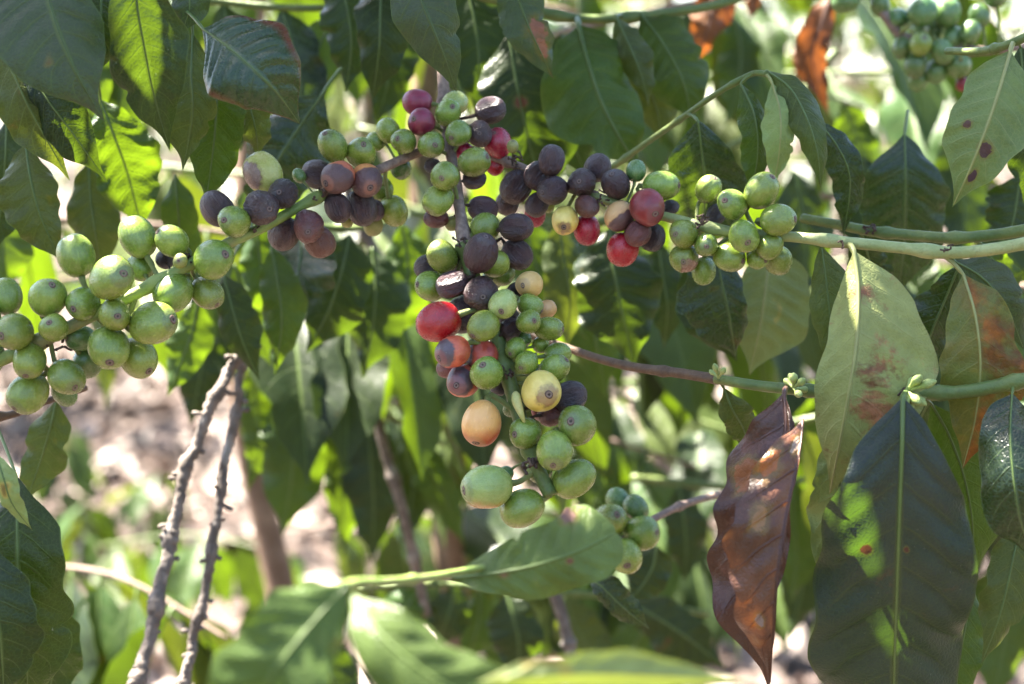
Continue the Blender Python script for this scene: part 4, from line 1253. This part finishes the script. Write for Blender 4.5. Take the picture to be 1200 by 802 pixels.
# top right green cherries --------------------------------------------
TR = thing('coffee_branch', 'soft focus twig with a bunch of green cherries at the top right', 'branch', U(1010, -40, .80), 'coffee branches out of focus')
PT1 = stem(TR, [(980, -90, .82), (1010, -30, .81), (1035, 15, .80), (1060, 45, .80), (1095, 55, .80), (1150, 60, .80), (1230, 50, .81)], 6, 5, 'woody', (.5, .7))
cherries(TR, '''
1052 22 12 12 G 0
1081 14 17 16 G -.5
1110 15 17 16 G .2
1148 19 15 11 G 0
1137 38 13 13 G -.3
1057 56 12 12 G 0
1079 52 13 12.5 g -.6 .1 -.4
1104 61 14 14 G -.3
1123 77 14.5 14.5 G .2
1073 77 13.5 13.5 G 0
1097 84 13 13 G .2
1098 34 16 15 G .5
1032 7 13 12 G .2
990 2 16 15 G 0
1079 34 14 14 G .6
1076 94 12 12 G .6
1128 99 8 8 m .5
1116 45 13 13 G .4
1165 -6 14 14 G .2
''', .80, PT1)

# small out of focus bunch at the lower middle ------------------------
HB = thing('coffee_branch', 'soft focus twig with a small bunch of green cherries beside the foreground leaf', 'branch', U(900, 566, .78), 'coffee branches out of focus')
PH = stem(HB, [(900, 566, .78), (850, 578, .75), (800, 592, .715), (750, 618, .685), (722, 640, .68), (706, 654, .682)], 4.5, 4, 'woody', (.6,))
remnants(HB, 712, 645, .676, 12, 12, size=6)
cherries(HB, '''
714.5 610 19.5 19.5 g -.4 .35 -.40
752 624.6 21 19 g .2 .80 -.1
733.7 652 20 18.5 g -.2 0 .40
745.5 595 15 14 G .6
725 587 15 14 G .7
708 625 9 9 k .8
''', .68, PH)
lf(HB, [(690, 676, .69), (708, 690, .685), (730, 712, .685), (762, 738, .69)], 16, 20, 'leaf_blue', n=40, pet=(684, 668, .69))
lf(HB, [(770, 640, .80), (765, 665, .80), (750, 690, .80), (735, 705, .80)], 30, 26, 'leaf_dark', n=40)

# foreground shoot ------------------------------------------------------
FG = thing('coffee_shoot', 'blurred foreground shoot crossing the bottom edge, its nearest leaves very soft', 'shoot', U(395, 690, .43), 'leafy shoots')
stem(FG, [(392, 690, .39), (420, 683, .41), (450, 682, .43), (500, 677, .46), (545, 669, .490), (590, 660, .506)], 5.5, 4, 'green_stem', (.5,))
lf(FG, [(528, 678, .500), (580, 672, .496), (630, 662, .496), (680, 645, .500), (722, 624, .508)], 46, 50, 'leaf_curled', dl=.10, dr=.45, n=70, m=11, wave=.16, nw=1.4, quilt=.05, ribw=4, pet=(500, 677, .46), prof=lambda t: np.interp(t, [0, .05, .2, .4, .6, .8, .92, 1], [.05, .14, .46, .76, .92, 1, .82, .2]), label='soft mid green leaf with a curled pink tinged edge')
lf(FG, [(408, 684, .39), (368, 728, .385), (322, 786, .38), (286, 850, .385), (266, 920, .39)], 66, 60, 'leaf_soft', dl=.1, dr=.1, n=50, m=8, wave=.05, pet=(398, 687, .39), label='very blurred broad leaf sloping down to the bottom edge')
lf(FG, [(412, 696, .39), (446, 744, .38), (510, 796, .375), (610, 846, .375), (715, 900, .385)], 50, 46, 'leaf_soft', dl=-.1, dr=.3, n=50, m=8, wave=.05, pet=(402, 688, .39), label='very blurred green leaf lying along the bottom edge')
lf(FG, [(560, 800, .37), (640, 792, .37), (730, 790, .375), (880, 798, .38)], 22, 26, 'leaf_pale', dl=.9, dr=.2, n=44, m=8, wave=.03, face=-1, rib=None, label='pale sunlit strip of leaf along the bottom edge')
lf(FG, [(374, 720, .44), (380, 760, .44), (400, 820, .44), (420, 880, .44)], 22, 26, 'leaf_dark', n=40)

# ------------------------------------------------------------------ bare twigs
TWP = []


def twig(pts, r0, r1, label, seed, spurs):
    root = thing('bare_twig', label, 'twig', U(*pts[0]), 'bare leafless twigs')
    P = stem(root, pts, r0, r1, 'bark', (.10, .27, .43, .60, .78, .92), 12, 150, bumps=.15, swell=.42, jit=1.3)
    TWP.extend(P[4::6])
    rs = np.random.RandomState(seed)
    for i in range(spurs):
        k = int(np.clip(149 * (.10, .27, .43, .60, .78, .92)[i % 6] + rs.normal(0, 5), 4, 145))
        c = P[k]; s = pxs(PX(c)[2])
        dr = unit(RT * rs.choice([-1, 1]) * rs.uniform(.6, 1) + UP * rs.uniform(-.7, .4) + FW * rs.uniform(-.6, .4))
        L = rs.uniform(9, 19) * s
        Q = spline([c, c + dr * L * .6, c + dr * L + rs.normal(size=3) * 1.5 * s], 7)
        V, F = tube(Q, np.array([3.6, 3, 2.6, 2.4, 2.9, 3.2, 2]) * s, 7, .2, seed + i)
        part('spur', V, F, 'bark', root)
    return root


twig([(150, 850, 0.710), (170, 770, 0.720), (188, 680, 0.730), (207, 600, 0.740), (224, 540, 0.745), (252, 470, 0.750), (290, 404, .760), (300, 385, .770)], 8, 6, 'thicker knobbly bare twig, left of a pair, bleached on its upper side', 4, 22)
twig([(205, 850, 0.740), (222, 770, 0.750), (240, 690, 0.755), (253, 610, 0.760), (262, 550, 0.765), (276, 480, 0.770), (290, 415, .775), (297, 392, .78)], 6, 4.8, 'thinner bare twig, right of a pair, bleached nearly white', 8, 20)
tw = thing('bare_twig', 'slim grey twig hanging blurred behind the left side of the cherry cluster', 'twig', U(405, 225, .90), 'bare leafless twigs')
stem(tw, [(400, 200, .90), (424, 265, .90), (450, 308, .90), (490, 345, .91), (560, 380, .93)], 6.5, 5, 'bark', (.3, .6), bumps=.1)
tw = thing('bare_twig', 'straight slim grey twig leaning below the dark leaf, left of the cluster', 'twig', U(425, 430, .95), 'bare leafless twigs')
stem(tw, [(405, 340, .95), (430, 440, .95), (452, 530, .95), (470, 590, .95), (482, 640, .96), (500, 720, .98)], 6, 6, 'bark', (.3, .55, .8), bumps=.1)
tw = thing('bare_twig', 'short grey twig poking up below the foreground leaf', 'twig', U(650, 690, .90), 'bare leafless twigs')
stem(tw, [(640, 670, .9), (655, 710, .9), (668, 760, .9), (685, 840, .9)], 7, 7, 'bark', (.5,), bumps=.1)
tw = thing('fallen_branch', 'pale fallen branch lying slanted on the bright litter at the left', 'branch', (-.75, 2.6, .05))
P = spline([(-1.15, 3.0, .16), (-.85, 2.75, .12), (-.55, 2.55, .08), (-.32, 2.5, .03)], 24)
V, F = tube(P, np.linspace(.007, .011, 24), 8, .1)
part('stem', V, F, 'bark', tw)

# ------------------------------------------------------------------ middle-distance leafy shoots
def shoot(name, label, pts, leaves, group='leafy shoots in the middle distance', r=5, mat='dark_stem'):
    root = thing(name, label, 'shoot', U(*pts[0]), group)
    stem(root, pts, r, r * .7, mat, (.3, .6), 8, 36)
    for q in leaves:
        lf(root, q[0], q[1], q[2], q[3], n=36, m=6, ribw=3, **(q[4] if len(q) > 4 else {}))
    return root


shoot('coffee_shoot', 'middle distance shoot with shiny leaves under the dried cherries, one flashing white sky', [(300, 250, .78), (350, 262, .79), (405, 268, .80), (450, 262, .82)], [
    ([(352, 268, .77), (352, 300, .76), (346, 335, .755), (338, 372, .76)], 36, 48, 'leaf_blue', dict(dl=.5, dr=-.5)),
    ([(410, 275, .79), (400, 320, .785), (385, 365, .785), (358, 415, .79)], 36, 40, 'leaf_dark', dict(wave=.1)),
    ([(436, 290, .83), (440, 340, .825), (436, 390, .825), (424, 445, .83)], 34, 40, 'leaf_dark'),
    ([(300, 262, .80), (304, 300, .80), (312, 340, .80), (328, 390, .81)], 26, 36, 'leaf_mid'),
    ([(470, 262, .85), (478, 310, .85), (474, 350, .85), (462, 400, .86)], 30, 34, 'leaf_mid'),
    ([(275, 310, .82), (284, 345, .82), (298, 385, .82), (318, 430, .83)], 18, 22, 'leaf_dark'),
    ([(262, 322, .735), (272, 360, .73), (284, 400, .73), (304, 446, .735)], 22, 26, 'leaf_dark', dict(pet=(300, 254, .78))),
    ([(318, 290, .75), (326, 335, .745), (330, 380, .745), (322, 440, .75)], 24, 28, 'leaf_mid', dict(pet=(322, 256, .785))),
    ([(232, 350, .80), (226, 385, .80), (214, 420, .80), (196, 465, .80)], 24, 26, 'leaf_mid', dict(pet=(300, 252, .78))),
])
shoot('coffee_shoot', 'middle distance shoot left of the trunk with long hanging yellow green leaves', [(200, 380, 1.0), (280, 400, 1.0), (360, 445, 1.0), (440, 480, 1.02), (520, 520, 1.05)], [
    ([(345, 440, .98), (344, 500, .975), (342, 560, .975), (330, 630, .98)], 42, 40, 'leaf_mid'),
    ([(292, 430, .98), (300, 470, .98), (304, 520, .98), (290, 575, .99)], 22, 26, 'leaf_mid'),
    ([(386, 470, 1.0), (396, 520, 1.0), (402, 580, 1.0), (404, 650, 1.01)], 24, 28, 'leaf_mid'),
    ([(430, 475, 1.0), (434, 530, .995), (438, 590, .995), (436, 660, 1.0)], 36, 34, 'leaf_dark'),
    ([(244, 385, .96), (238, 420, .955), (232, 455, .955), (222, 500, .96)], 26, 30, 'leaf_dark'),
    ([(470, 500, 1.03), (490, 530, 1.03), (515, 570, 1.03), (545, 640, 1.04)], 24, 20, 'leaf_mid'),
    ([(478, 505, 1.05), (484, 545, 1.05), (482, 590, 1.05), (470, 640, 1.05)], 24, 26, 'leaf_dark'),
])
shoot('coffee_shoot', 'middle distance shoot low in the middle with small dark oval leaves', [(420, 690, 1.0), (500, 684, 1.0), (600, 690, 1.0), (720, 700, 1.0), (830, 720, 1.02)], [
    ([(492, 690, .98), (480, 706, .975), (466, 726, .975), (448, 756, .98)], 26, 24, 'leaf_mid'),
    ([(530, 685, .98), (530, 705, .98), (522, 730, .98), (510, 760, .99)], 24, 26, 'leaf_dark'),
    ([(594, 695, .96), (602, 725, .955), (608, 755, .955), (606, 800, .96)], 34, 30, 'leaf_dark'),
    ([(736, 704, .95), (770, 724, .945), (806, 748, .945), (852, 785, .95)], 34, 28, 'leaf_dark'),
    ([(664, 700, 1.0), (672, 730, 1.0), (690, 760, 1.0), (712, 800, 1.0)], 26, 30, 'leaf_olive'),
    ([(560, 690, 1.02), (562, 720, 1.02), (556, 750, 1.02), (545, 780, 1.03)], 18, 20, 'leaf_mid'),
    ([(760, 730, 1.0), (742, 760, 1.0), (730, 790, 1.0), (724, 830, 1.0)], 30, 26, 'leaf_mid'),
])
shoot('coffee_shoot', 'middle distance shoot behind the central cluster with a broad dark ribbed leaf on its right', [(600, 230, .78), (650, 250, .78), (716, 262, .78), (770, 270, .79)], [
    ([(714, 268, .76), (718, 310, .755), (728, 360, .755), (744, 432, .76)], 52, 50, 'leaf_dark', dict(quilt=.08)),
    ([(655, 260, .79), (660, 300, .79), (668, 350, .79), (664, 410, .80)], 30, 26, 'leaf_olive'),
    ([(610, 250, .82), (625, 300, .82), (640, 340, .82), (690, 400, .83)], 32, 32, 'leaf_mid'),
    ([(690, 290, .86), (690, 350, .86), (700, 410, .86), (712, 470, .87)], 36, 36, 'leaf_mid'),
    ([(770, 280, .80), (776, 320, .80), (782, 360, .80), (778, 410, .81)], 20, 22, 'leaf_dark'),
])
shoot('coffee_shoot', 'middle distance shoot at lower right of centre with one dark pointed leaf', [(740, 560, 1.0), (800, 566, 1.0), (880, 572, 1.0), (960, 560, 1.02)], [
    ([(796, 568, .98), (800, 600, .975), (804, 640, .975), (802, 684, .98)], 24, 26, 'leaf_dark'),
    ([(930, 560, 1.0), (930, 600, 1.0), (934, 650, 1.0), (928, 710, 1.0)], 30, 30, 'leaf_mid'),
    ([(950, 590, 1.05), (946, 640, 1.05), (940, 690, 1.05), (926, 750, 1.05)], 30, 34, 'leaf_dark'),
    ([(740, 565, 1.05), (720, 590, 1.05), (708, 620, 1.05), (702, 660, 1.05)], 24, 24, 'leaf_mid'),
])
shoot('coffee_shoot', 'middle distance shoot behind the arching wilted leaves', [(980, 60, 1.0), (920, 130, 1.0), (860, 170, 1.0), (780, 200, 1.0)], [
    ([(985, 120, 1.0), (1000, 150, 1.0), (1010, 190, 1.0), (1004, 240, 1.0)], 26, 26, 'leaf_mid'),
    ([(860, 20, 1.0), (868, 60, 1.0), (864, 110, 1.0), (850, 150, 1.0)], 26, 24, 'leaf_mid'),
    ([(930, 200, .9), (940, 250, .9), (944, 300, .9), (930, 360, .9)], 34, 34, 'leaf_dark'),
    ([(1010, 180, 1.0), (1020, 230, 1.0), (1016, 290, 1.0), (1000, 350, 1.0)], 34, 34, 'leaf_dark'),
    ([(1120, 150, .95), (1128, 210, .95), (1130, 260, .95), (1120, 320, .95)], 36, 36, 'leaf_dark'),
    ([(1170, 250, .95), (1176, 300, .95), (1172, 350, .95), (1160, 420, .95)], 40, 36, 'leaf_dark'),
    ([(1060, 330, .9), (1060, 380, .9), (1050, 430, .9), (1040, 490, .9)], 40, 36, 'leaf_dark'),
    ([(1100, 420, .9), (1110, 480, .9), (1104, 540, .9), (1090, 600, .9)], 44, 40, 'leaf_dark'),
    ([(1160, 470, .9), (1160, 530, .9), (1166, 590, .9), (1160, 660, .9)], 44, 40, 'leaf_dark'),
    ([(1180, 640, .9), (1180, 700, .9), (1176, 760, .9), (1160, 830, .9)], 44, 40, 'leaf_mid'),
])
dr = thing('coffee_twig', 'bare brown twig at the top with shrivelled russet leaves hanging', 'twig', U(800, -40, .95), 'leafy shoots in the middle distance')
stem(dr, [(760, -60, .95), (830, -40, .95), (900, -20, .95), (975, -12, .95), (1040, -30, .96)], 5, 4, 'woody', (.4, .7))
for q in [([(836, -20, .93), (834, 15, .925), (826, 45, .925), (812, 78, .93)], 22, 16), ([(852, -20, .94), (852, 0, .94), (850, 18, .94), (846, 38, .945)], 10, 12),
          ([(884, -20, .95), (884, -5, .95), (882, 8, .95), (880, 24, .95)], 9, 9),
          ([(974, -10, .93), (962, 30, .925), (952, 70, .925), (972, 136, .93)], 20, 18), ([(940, 30, .95), (945, 50, .95), (938, 80, .95), (942, 100, .95)], 12, 14)]:
    lf(dr, q[0], q[1], q[2], 'leaf_russet', dl=.6, dr=.6, n=36, m=6, wave=.18, nw=2.5, curl=.3, rib='rib_brown', ribw=3)

# ------------------------------------------------------------------ random middle-distance fill: shoots with opposite drooping leaves
def fill_shoot(px, py, d, ang, length, label, seed, npair=6, mats=('leaf_mid', 'leaf_mid', 'leaf_dark', 'leaf_olive')):
    rs = np.random.RandomState(seed)
    root = thing('coffee_shoot', label, 'shoot', U(px, py, d), 'soft leafy shoots behind the focus')
    a = math.radians(ang)
    dv = unit(RT * math.cos(a) + UP * math.sin(a) + FW * rs.uniform(-.5, .5))
    P0 = U(px, py, d)
    P = spline([P0, P0 + dv * length * .5 + UP * .01, P0 + dv * length - UP * .05 * length], 24)
    V, F = tube(P, np.linspace(.0022, .0012, 24), 7, .05, seed)
    part('stem', V, F, 'woody' if seed % 2 else 'dark_stem', root)
    for i in range(npair):
        k = int((i + .7) / npair * 22)
        tg = unit(P[k + 1] - P[k])
        sd = unit(np.cross(tg, UP + FW * rs.uniform(-.8, .8)))
        for s in (-1, 1):
            if rs.rand() < .1: continue
            dd = unit(sd * s * .7 + tg * rs.uniform(0, .5) - UP * rs.uniform(.4, 1.3))
            nn = unit(-FW * rs.uniform(-.4, 1) + UP * rs.uniform(.2, 1) + RT * rs.uniform(-.5, .5))
            ll = rs.uniform(.085, .13)
            leaf3(root, P[k] + dd * .008, dd, nn, ll, ll * rs.uniform(.36, .46), rs.choice(mats), droop=rs.uniform(.2, .9), pet=P[k], rs=rs)


FILL = [
    (40, -40, 1.10, 5, .40), (330, -30, 1.15, -10, .40), (420, 150, 1.20, -15, .35), (560, 60, 1.05, 8, .40), (800, 90, 1.25, -6, .40),
    (960, 230, 1.05, -4, .40), (1060, 60, 1.45, 4, .38), (1120, 330, .95, -10, .35), (150, 190, 1.20, -12, .36), (-40, 250, 1.0, -8, .35),
    (420, 430, 1.30, -8, .36), (1090, 600, 1.0, 10, .30), (700, 230, 1.4, 6, .40),
    (260, 60, 1.35, 6, .40), (860, 330, 1.35, 6, .38), (560, 640, 1.35, 5, .30),
    (300, 330, .95, -12, .20), (330, 470, 1.15, -6, .28), (620, 470, 1.2, 4, .30), (430, 600, 1.25, -6, .26),
    (480, 250, 1.0, -10, .24), (20, 660, 1.1, -12, .16), (900, 500, .95, 4, .2),
    (360, 620, 1.7, 6, .40), (120, 640, 2.0, 4, .24), (60, 330, 1.3, 4, .3),
    (95, 690, 2.3, 82, .16), (160, 650, 2.7, 75, .16), (330, 740, 2.2, 95, .14), (60, 600, 3.0, 80, .18), (790, 700, 2.4, 85, .16), (560, 760, 2.2, 80, .14),
]
WHERE = ['in the top left corner', 'above the dried cherries', 'left of the central stem', 'at the top behind the central stem', 'behind the arching shoot',
         'behind the sunlit green cherries', 'under the top right cherry bunch', 'behind the rusty leaf', 'behind the drooping top left leaves', 'at the left edge behind green cherries',
         'between the thin trunk and the twigs', 'behind the broad grey green leaf', 'behind the ripe red cherries',
         'above the yellowish green cherry', 'behind the leaf under the sunlit cherries', 'below the hanging cluster',
         'under the shiny leaves below the dried cherries', 'among the long yellow green leaves', 'right of the yellow cherry', 
         'left of the orange cherry', 'just left of the central cluster', 'by the dark leaf with the dead patch', 'above the shrivelled leaf',
         'low behind the foreground leaf', 'low between the bare twigs', 'just above the left green cherries', 'sprouting from the ground at the lower left', 'sprouting from the ground left of the bare twigs', 'sprouting from the ground behind the foreground leaf', 'sprouting farther off near the left edge', 'sprouting from the ground left of the shrivelled leaf', 'sprouting from the ground under the cluster']
for i, (px, py, d, an, ln) in enumerate(FILL):
    fill_shoot(px, py, d, an, ln, 'soft blurred leafy shoot ' + WHERE[i], 100 + i)

# ------------------------------------------------------------------ unseen upper branches added above the frame, leaves placed to shape shade and dapples
E1 = unit(np.cross(SUN, [0, 0, 1.0])); E2 = np.cross(SUN, E1)


def p2(p): return np.array([p @ E1, p @ E2])


LIT = [  # spots the sun reaches: photo x, y, distance, radius in photo pixels
    (136, 308, .59, 9), (830, 210, .61, 10), (890, 206, .605, 12), (826, 280, .60, 8), (846, 294, .60, 10), (514, 288, .61, 8), (574, 116, .64, 10),
    (1000, 606, .562, 14), (1003, 628, .564, 15), (158, 25, .557, 14), (162, 50, .559, 14), (168, 75, .562, 12), (782, 170, .65, 14), (776, 205, .65, 8),
    (790, 208, .62, 8), (150, 190, .685, 34), (160, 240, .685, 26), (225, 450, .955, 24), (300, 480, .98, 30), (340, 540, .975, 24),
    (395, 560, 1.0, 18), (940, 505, .556, 16), (905, 575, .552, 12), (880, 690, .55, 8), (690, 790, .37, 30), (770, 792, .375, 26), (400, 700, .37, 14),
    (185, 690, 0.730, 24), (215, 590, 0.740, 24), (240, 500, 0.750, 24), (265, 550, 0.765, 22), (248, 650, 0.760, 22), (228, 740, 0.750, 24), (172, 770, 0.720, 24),
    (280, 470, 0.770, 16), (545, 178, .66, 6), (606, 140, .745, 8), (640, 600, .50, 8), (645, 585, .50, 8), (1170, 530, .555, 6), (1030, 400, .58, 14),
    (520, 520, 1.0, 30), (480, 540, 1.05, 30), (860, 262, .605, 6), (882, 262, .605, 6), (935, 280, .604, 6),
]
LIT += [(*PX(q)[:2], PX(q)[2], 13) for q in TWP if PX(q)[1] > 400]
lit2 = np.array([p2(U(x, y, d)) for x, y, d, r in LIT]); litr = np.array([r * pxs(d) for x, y, d, r in LIT])
tgt, tp3 = [], []
for gx in range(-60, 1261, 44):
    for gy in range(-60, 861, 44):
        if 90 < gx < 470 and gy > 420: continue
        for d in (.56, .62, .70):
            q = U(gx, gy, d)
            tgt.append(p2(q)); tp3.append(q)
for gx in range(945, 1160, 16):
    for gy in range(480, 861, 16):
        q = U(gx, gy, .56 + max(0, gy - 600) * .00013)
        if (gx - 1000) ** 2 + (gy - 625) ** 2 > 45 ** 2: tgt.append(p2(q)); tp3.append(q)
for gx in range(-60, 1261, 66):
    for gy in range(-100, 701, 66):
        for d in (.86, 1.05):
            if gx < 560 or (gx < 860 and gy > 470): continue
            q = U(gx, gy, d)
            tgt.append(p2(q)); tp3.append(q)
tgt = np.array(tgt); tp3 = np.array(tp3)
cover = np.zeros(len(tgt), int)
rs = np.random.RandomState(77)
CAN = []
for it in range(14000):
    unc = np.flatnonzero(cover == 0)
    if len(unc) < 8: break
    i = unc[rs.randint(len(unc))]
    h = rs.uniform(.12, 1.0)
    c = tp3[i] + SUN * h + rs.normal(0, .02, 3)
    sx, sy, sd = PX(c)
    L = rs.choice([.05, .07, .09, .11, .13]); w = L * .42
    if it > 5000: L = rs.uniform(.03, .07); w = L * .45
    if sd > .1 and sy > -60 - L / pxs(sd) * .75: continue
    d = unit(np.array([rs.uniform(-1, 1), rs.uniform(-1, 1), rs.uniform(-.9, .1)]))
    nn = unit(SUN * .8 + rs.normal(0, .45, 3)); nn = unit(nn - d * (nn @ d))
    side = np.cross(d, nn)
    a2, b2 = p2(d * L * .5), p2(side * w * .5)
    c2 = p2(c + d * L * .5)
    M = np.stack([a2, b2], 1)
    if abs(np.linalg.det(M)) < 1e-5: continue
    Mi = np.linalg.inv(M)
    small = min(np.linalg.norm(a2), np.linalg.norm(b2))
    sid = np.linspace(-1, 1, 7)
    gp = np.array([c + d * L * t + side * q * np.interp(t, PT, PW) * w * .55 - nn * .12 * L * t * t for t in np.linspace(0, 1, 13) for q in sid])
    g2 = np.stack([gp @ E1, gp @ E2], 1)
    if np.any(np.linalg.norm(g2[:, None] - lit2[None], axis=2) < litr + L / 20): continue
    tv = (tgt - c2) @ Mi.T
    ins = np.hypot(tv[:, 0], tv[:, 1]) < .92
    if not np.any(ins & (cover == 0)): continue
    cover += ins
    CAN.append((c, d, nn, L, w))
print('canopy leaves', len(CAN), 'cover', (cover > 0).mean())
OV = [spline([(-.9, 1.0, 1.58), (-.45, .95, 1.56), (-.05, .9, 1.50), (.3, .85, 1.42)], 40),
      spline([(-.9, .8, 1.32), (-.5, .84, 1.34), (-.15, .84, 1.30), (.25, .80, 1.26)], 40),
      spline([(-.95, .55, 1.22), (-.5, .6, 1.20), (-.1, .6, 1.16), (.3, .62, 1.12)], 40)]
OVT = [thing('coffee_branch', t, 'branch', P[0], 'coffee branches added overhead for shade') for P, t in zip(OV, (
    'highest unseen leafy coffee branch, added overhead to shade the fruit', 'middle unseen leafy coffee branch, added overhead to shade the fruit', 'lowest unseen leafy coffee branch, added overhead to shade the fruit'))]
OVP = np.array(OV)
acc = [([], [], [], []) for _ in OV]
for (c, d, nn, L, w) in CAN:
    dist = np.linalg.norm(OVP - c, axis=2)
    order = np.argsort(dist.ravel())
    for pick in order[:100]:                     # first attachment whose twig leaves the sun gaps open
        b, k = np.unravel_index(pick, dist.shape)
        q3 = spline([OVP[b, k], (OVP[b, k] + c) / 2 - d * .02, c], 14)
        q2 = np.stack([q3 @ E1, q3 @ E2], 1)
        if np.all(np.linalg.norm(q2[:, None] - lit2[None], axis=2) > litr * .8 + .0012): break
    else:
        b, k = np.unravel_index(order[0], dist.shape)
    Vs, Fs, Us, Tw = acc[b]
    sp = OVP[b, k]
    side = np.cross(d, nn)
    o = sum(len(v) for v in Vs)
    t = np.linspace(0, 1, 9); pw = np.interp(t, PT, PW) * w * .55
    rows, uvs = [], []
    for a in range(9):
        for s in (-1, -.5, 0, .5, 1):
            rows.append(c + d * L * t[a] + side * s * pw[a] + nn * (abs(s) * pw[a] * .3 - .12 * L * t[a] ** 2)); uvs.append((t[a], .5 + .5 * s))
    Vs.append(np.array(rows)); Us.append(np.array(uvs))
    i0 = (np.arange(8)[:, None] * 5 + np.arange(4)[None]).ravel() + o
    Fs.append(np.stack([i0, i0 + 1, i0 + 6, i0 + 5], 1))
    mid = (sp + c) / 2 - d * .02
    Tw.append(tube(spline([sp, mid, c], 8), np.linspace(.0013, .0008, 8), 5))
for b, (Vs, Fs, Us, Tw) in enumerate(acc):
    V, F = tube(OV[b], np.linspace(.006, .003, 40), 8, .05, b)
    part('stem', V, F, 'woody', OVT[b])
    if Vs:
        part('foliage', np.concatenate(Vs), np.concatenate(Fs), 'leaf_bush', OVT[b], np.concatenate(Us))
        V, F = join(Tw)
        part('twigs', V, F, 'dark_stem', OVT[b])

# ------------------------------------------------------------------ sky, sun, camera
w = bpy.data.worlds.new('World'); scene.world = w; w.use_nodes = True
nt = w.node_tree
bg = nt.nodes['Background']
sky = nt.nodes.new('ShaderNodeTexSky'); sky.sky_type = 'NISHITA'; sky.sun_disc = False
el = math.asin(SUN[2]); az = math.atan2(SUN[0], SUN[1])
sky.sun_elevation = el; sky.sun_rotation = az
sky.dust_density = 1.5
nt.links.new(sky.outputs[0], bg.inputs[0]); bg.inputs[1].default_value = 0.05
sun = bpy.data.lights.new('sun', 'SUN'); sun.energy = 4.8; sun.angle = math.radians(.5); sun.color = (1, .93, .82)
so = bpy.data.objects.new('sun', sun); COL.objects.link(so)
so.rotation_mode = 'QUATERNION'; so.rotation_quaternion = Vector(tuple(SUN)).to_track_quat('Z', 'Y')

cam = bpy.data.cameras.new('camera'); co = bpy.data.objects.new('camera', cam); COL.objects.link(co)
co.location = tuple(CAM); co.rotation_euler = (math.pi / 2 + PITCH, 0, 0)
cam.sensor_width = 36; cam.lens = 60
cam.clip_start = .01; cam.clip_end = 300
cam.dof.use_dof = True; cam.dof.focus_distance = D0; cam.dof.aperture_fstop = 8.8
cam.dof.aperture_blades = 0
scene.camera = co
scene.view_settings.view_transform = 'Standard'; scene.view_settings.look = 'None'
scene.view_settings.exposure = 3.85; scene.view_settings.gamma = 1.0
c = scene.cycles if hasattr(scene, 'cycles') else None
if c:
    c.max_bounces = 8; c.diffuse_bounces = 4; c.glossy_bounces = 3; c.transmission_bounces = 6; c.transparent_max_bounces = 8
    c.caustics_reflective = False; c.caustics_refractive = False
    c.sample_clamp_indirect = 6.0
    c.use_denoising = True
